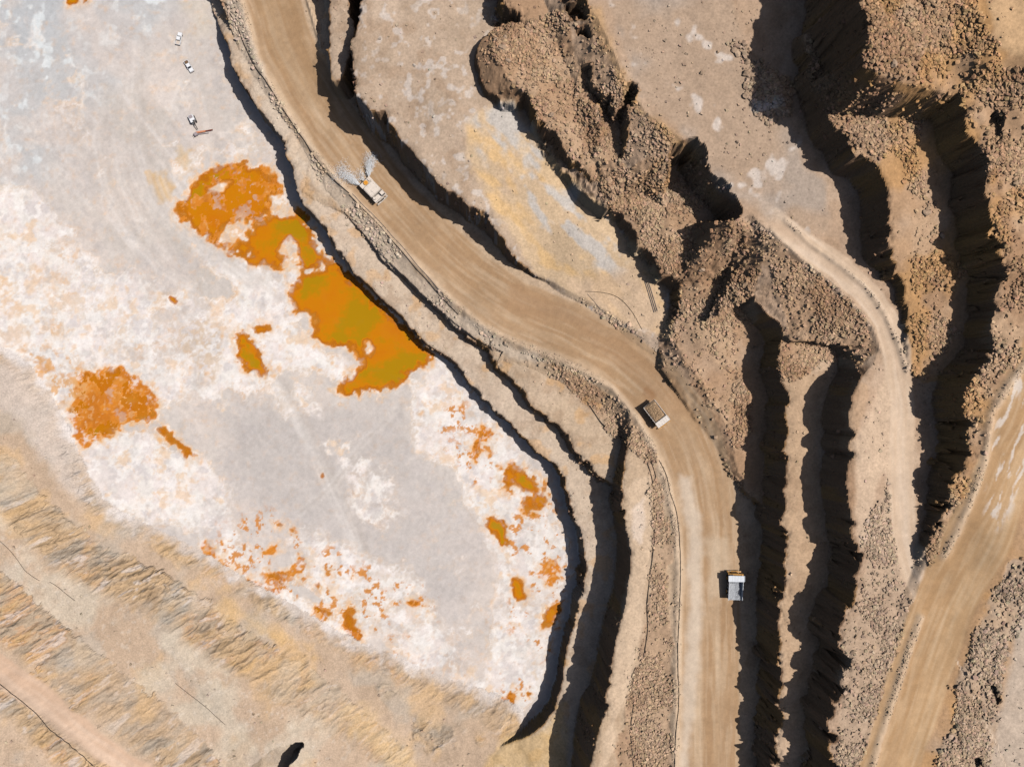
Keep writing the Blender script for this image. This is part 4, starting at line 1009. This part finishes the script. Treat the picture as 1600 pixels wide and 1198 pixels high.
hose('hose', 'dark hose along the windrow left of the upper haul road', 'hose', [(346,-20),(349,4),(370,40),(380,68),(390,88),(400,106),(425,142),(447,180),(470,211),(490,245),(520,281),(545,302)], .16, M_hose, 14)
hose('hose', 'dark hose beside the haul road windrow above the orange pond', 'hose', [(545,304),(592,352),(630,396),(665,436),(700,476),(716,492)], .13, M_hose, 17)
hose('hose', 'pale dusty hose running next to the dark hose above the orange pond', 'hose', [(550,303),(598,352),(637,396),(672,437),(706,474)], .12, M_pipe, 17)
hose('hose', 'black hose down the pale bench left of the lower haul road', 'hose', [(903,598),(915,622),(930,650),(955,674),(990,692),(1010,718),(1020,745),(1022,790),(1022,832),(1020,870),(1016,900),(1012,925),(1010,948),(1013,985),(1008,1010),(1003,1036),(1000,1060),(994,1090),(986,1120),(985,1146),(989,1180),(990,1230)], .17, M_hose, 28)
hose('hose', 'second black hose looping from the stony slope to the road windrow', 'hose', [(897,596),(908,612),(924,641),(944,667),(972,684),(1003,702),(1022,728),(1026,748)], .13, M_hose, 26)
hose('hose', 'thin hose on the windrow crest beside the lower haul road', 'hose', [(1022,706),(1034,724),(1042,745),(1046,772),(1058,800),(1062,832),(1063,900),(1062,960),(1058,1010),(1060,1060),(1060,1110),(1054,1170),(1054,1230)], .13, M_hose, 32)
hose('cable', 'thin cable crossing the yellow ramp in a wide arc', 'cable', [(915,456),(935,457),(952,458),(966,464),(978,474),(988,488),(996,502),(1003,514)], .09, M_hose, 26)
hose('cable', 'thin cable along the edge of the yellow ramp by the road', 'cable', [(918,460),(932,475),(936,484),(955,494),(975,508),(992,522),(1006,530)], .08, M_pipe, 26)
for k, lab in enumerate(('leftmost of three straight grey pipes on the yellow ramp', 'middle of three straight grey pipes on the yellow ramp', 'rightmost of three straight grey pipes on the yellow ramp')):
    hose('pipe', lab, 'pipe', [(1007.5+3*k, 440+k), (1022+2.6*k, 488-k)], .15, M_pipe, 30, 'pipes on the yellow ramp', 0)
hose('cable', 'dark cable on the pale south-west bench, upper piece', 'cable', [(0,845),(14,855),(25,870),(33,887),(48,899),(62,907)], .085, M_hose, 18)
hose('cable', 'short dark cable on the pale south-west bench, middle piece', 'cable', [(78,909),(98,922),(117,937)], .085, M_hose, 18)
hose('cable', 'dark cable on the stony end of the pale south-west bench', 'cable', [(274,1067),(305,1090),(330,1112),(352,1132)], .085, M_hose, 18)
hose('cable', 'long dark cable below the pinkish south-west road', 'cable', [(-10,1060),(0,1067),(25,1086),(50,1102),(80,1131),(110,1160),(140,1182),(165,1206)], .12, M_hose, 31)

# ------------------------------------------------------------------ single boulders
def boulder(px, py, r, label, z0, dark=1.0):
    zz = ground_z(px, py, z0); x, y = W(px, py, zz)
    bm = bmesh.new(); bmesh.ops.create_icosphere(bm, subdivisions=2, radius=1)
    v = np.array([q.co[:] for q in bm.verts]); f = np.array([[l.index for l in q.verts] for q in bm.faces]); bm.free()
    sd = px*.37+py*.11
    d = 1+.5*(vnoise(v[:, 0]*1.0+9, v[:, 1]+v[:, 2]*1.7+9, .8, sd)-.5)+.25*(vnoise(v[:, 1]*1.0+9, v[:, 2]+v[:, 0]*1.3+9, .4, sd+1)-.5)
    for _ in range(5):          # broken flat faces
        nn = rng.normal(0, 1, 3); nn /= np.linalg.norm(nn); h = rng.uniform(.55, .8)
        e = np.maximum(0, v@nn-h); v = v-e[:, None]*nn*.9
    v = v*d[:, None]*np.array((r*rng.uniform(.9, 1.2), r*rng.uniform(.8, 1.05), r*rng.uniform(.65, .85)))
    c = np.tile(lin(178,152,128)*dark, (len(v), 1))*rng.uniform(.9, 1.1, (len(v), 1))
    o = mesh_obj('boulder', v, f, M_rock, False, c.astype(np.float32)); o.location = (x, y, zz+r*.3); tag(o, label, 'boulder', 'large single boulders')
for a in ((785,75,1.35,'largest grey boulder at the left tip of the rubble terrace',54), (794,95,1.1,'grey boulder just below the largest one at the terrace tip',54), (776,63,.95,'boulder lying out on the grey bench by the terrace tip',50), (790,59,1.0,'upper boulder of the group at the terrace tip',54),
          (1147,80,1.2,'pale boulder at the top of the stone heap on the broad bench',65), (1164,116,1.45,'large dark boulder on the left of the stone heap',65,.7), (1167,97,1.1,'boulder between the pale and the large dark one on the stone heap',65), (1165,150,1.1,'lowest single boulder of the stone heap on the broad bench',65), (1122,82,.6,'small lone stone left of the stone heap on the broad bench',65),
          (862,180,.95,'grey boulder near the shadow edge of the rubble terrace',54,.9), (1097,422,1.1,'pale boulder in the middle of the rubble terrace',39,1.15), (1447,333,1.2,'grey boulder on the spoil ridge beside the deep shadow',78), (1472,368,1.0,'pale boulder on the tip of the spoil ridge edge',74,1.15), (1395,100,1.2,'pale boulder in the ochre rubble near the top right',100,1.1), (680,124,.45,'single small dark stone on the flat grey bench',45,.6)):
    boulder(*a)
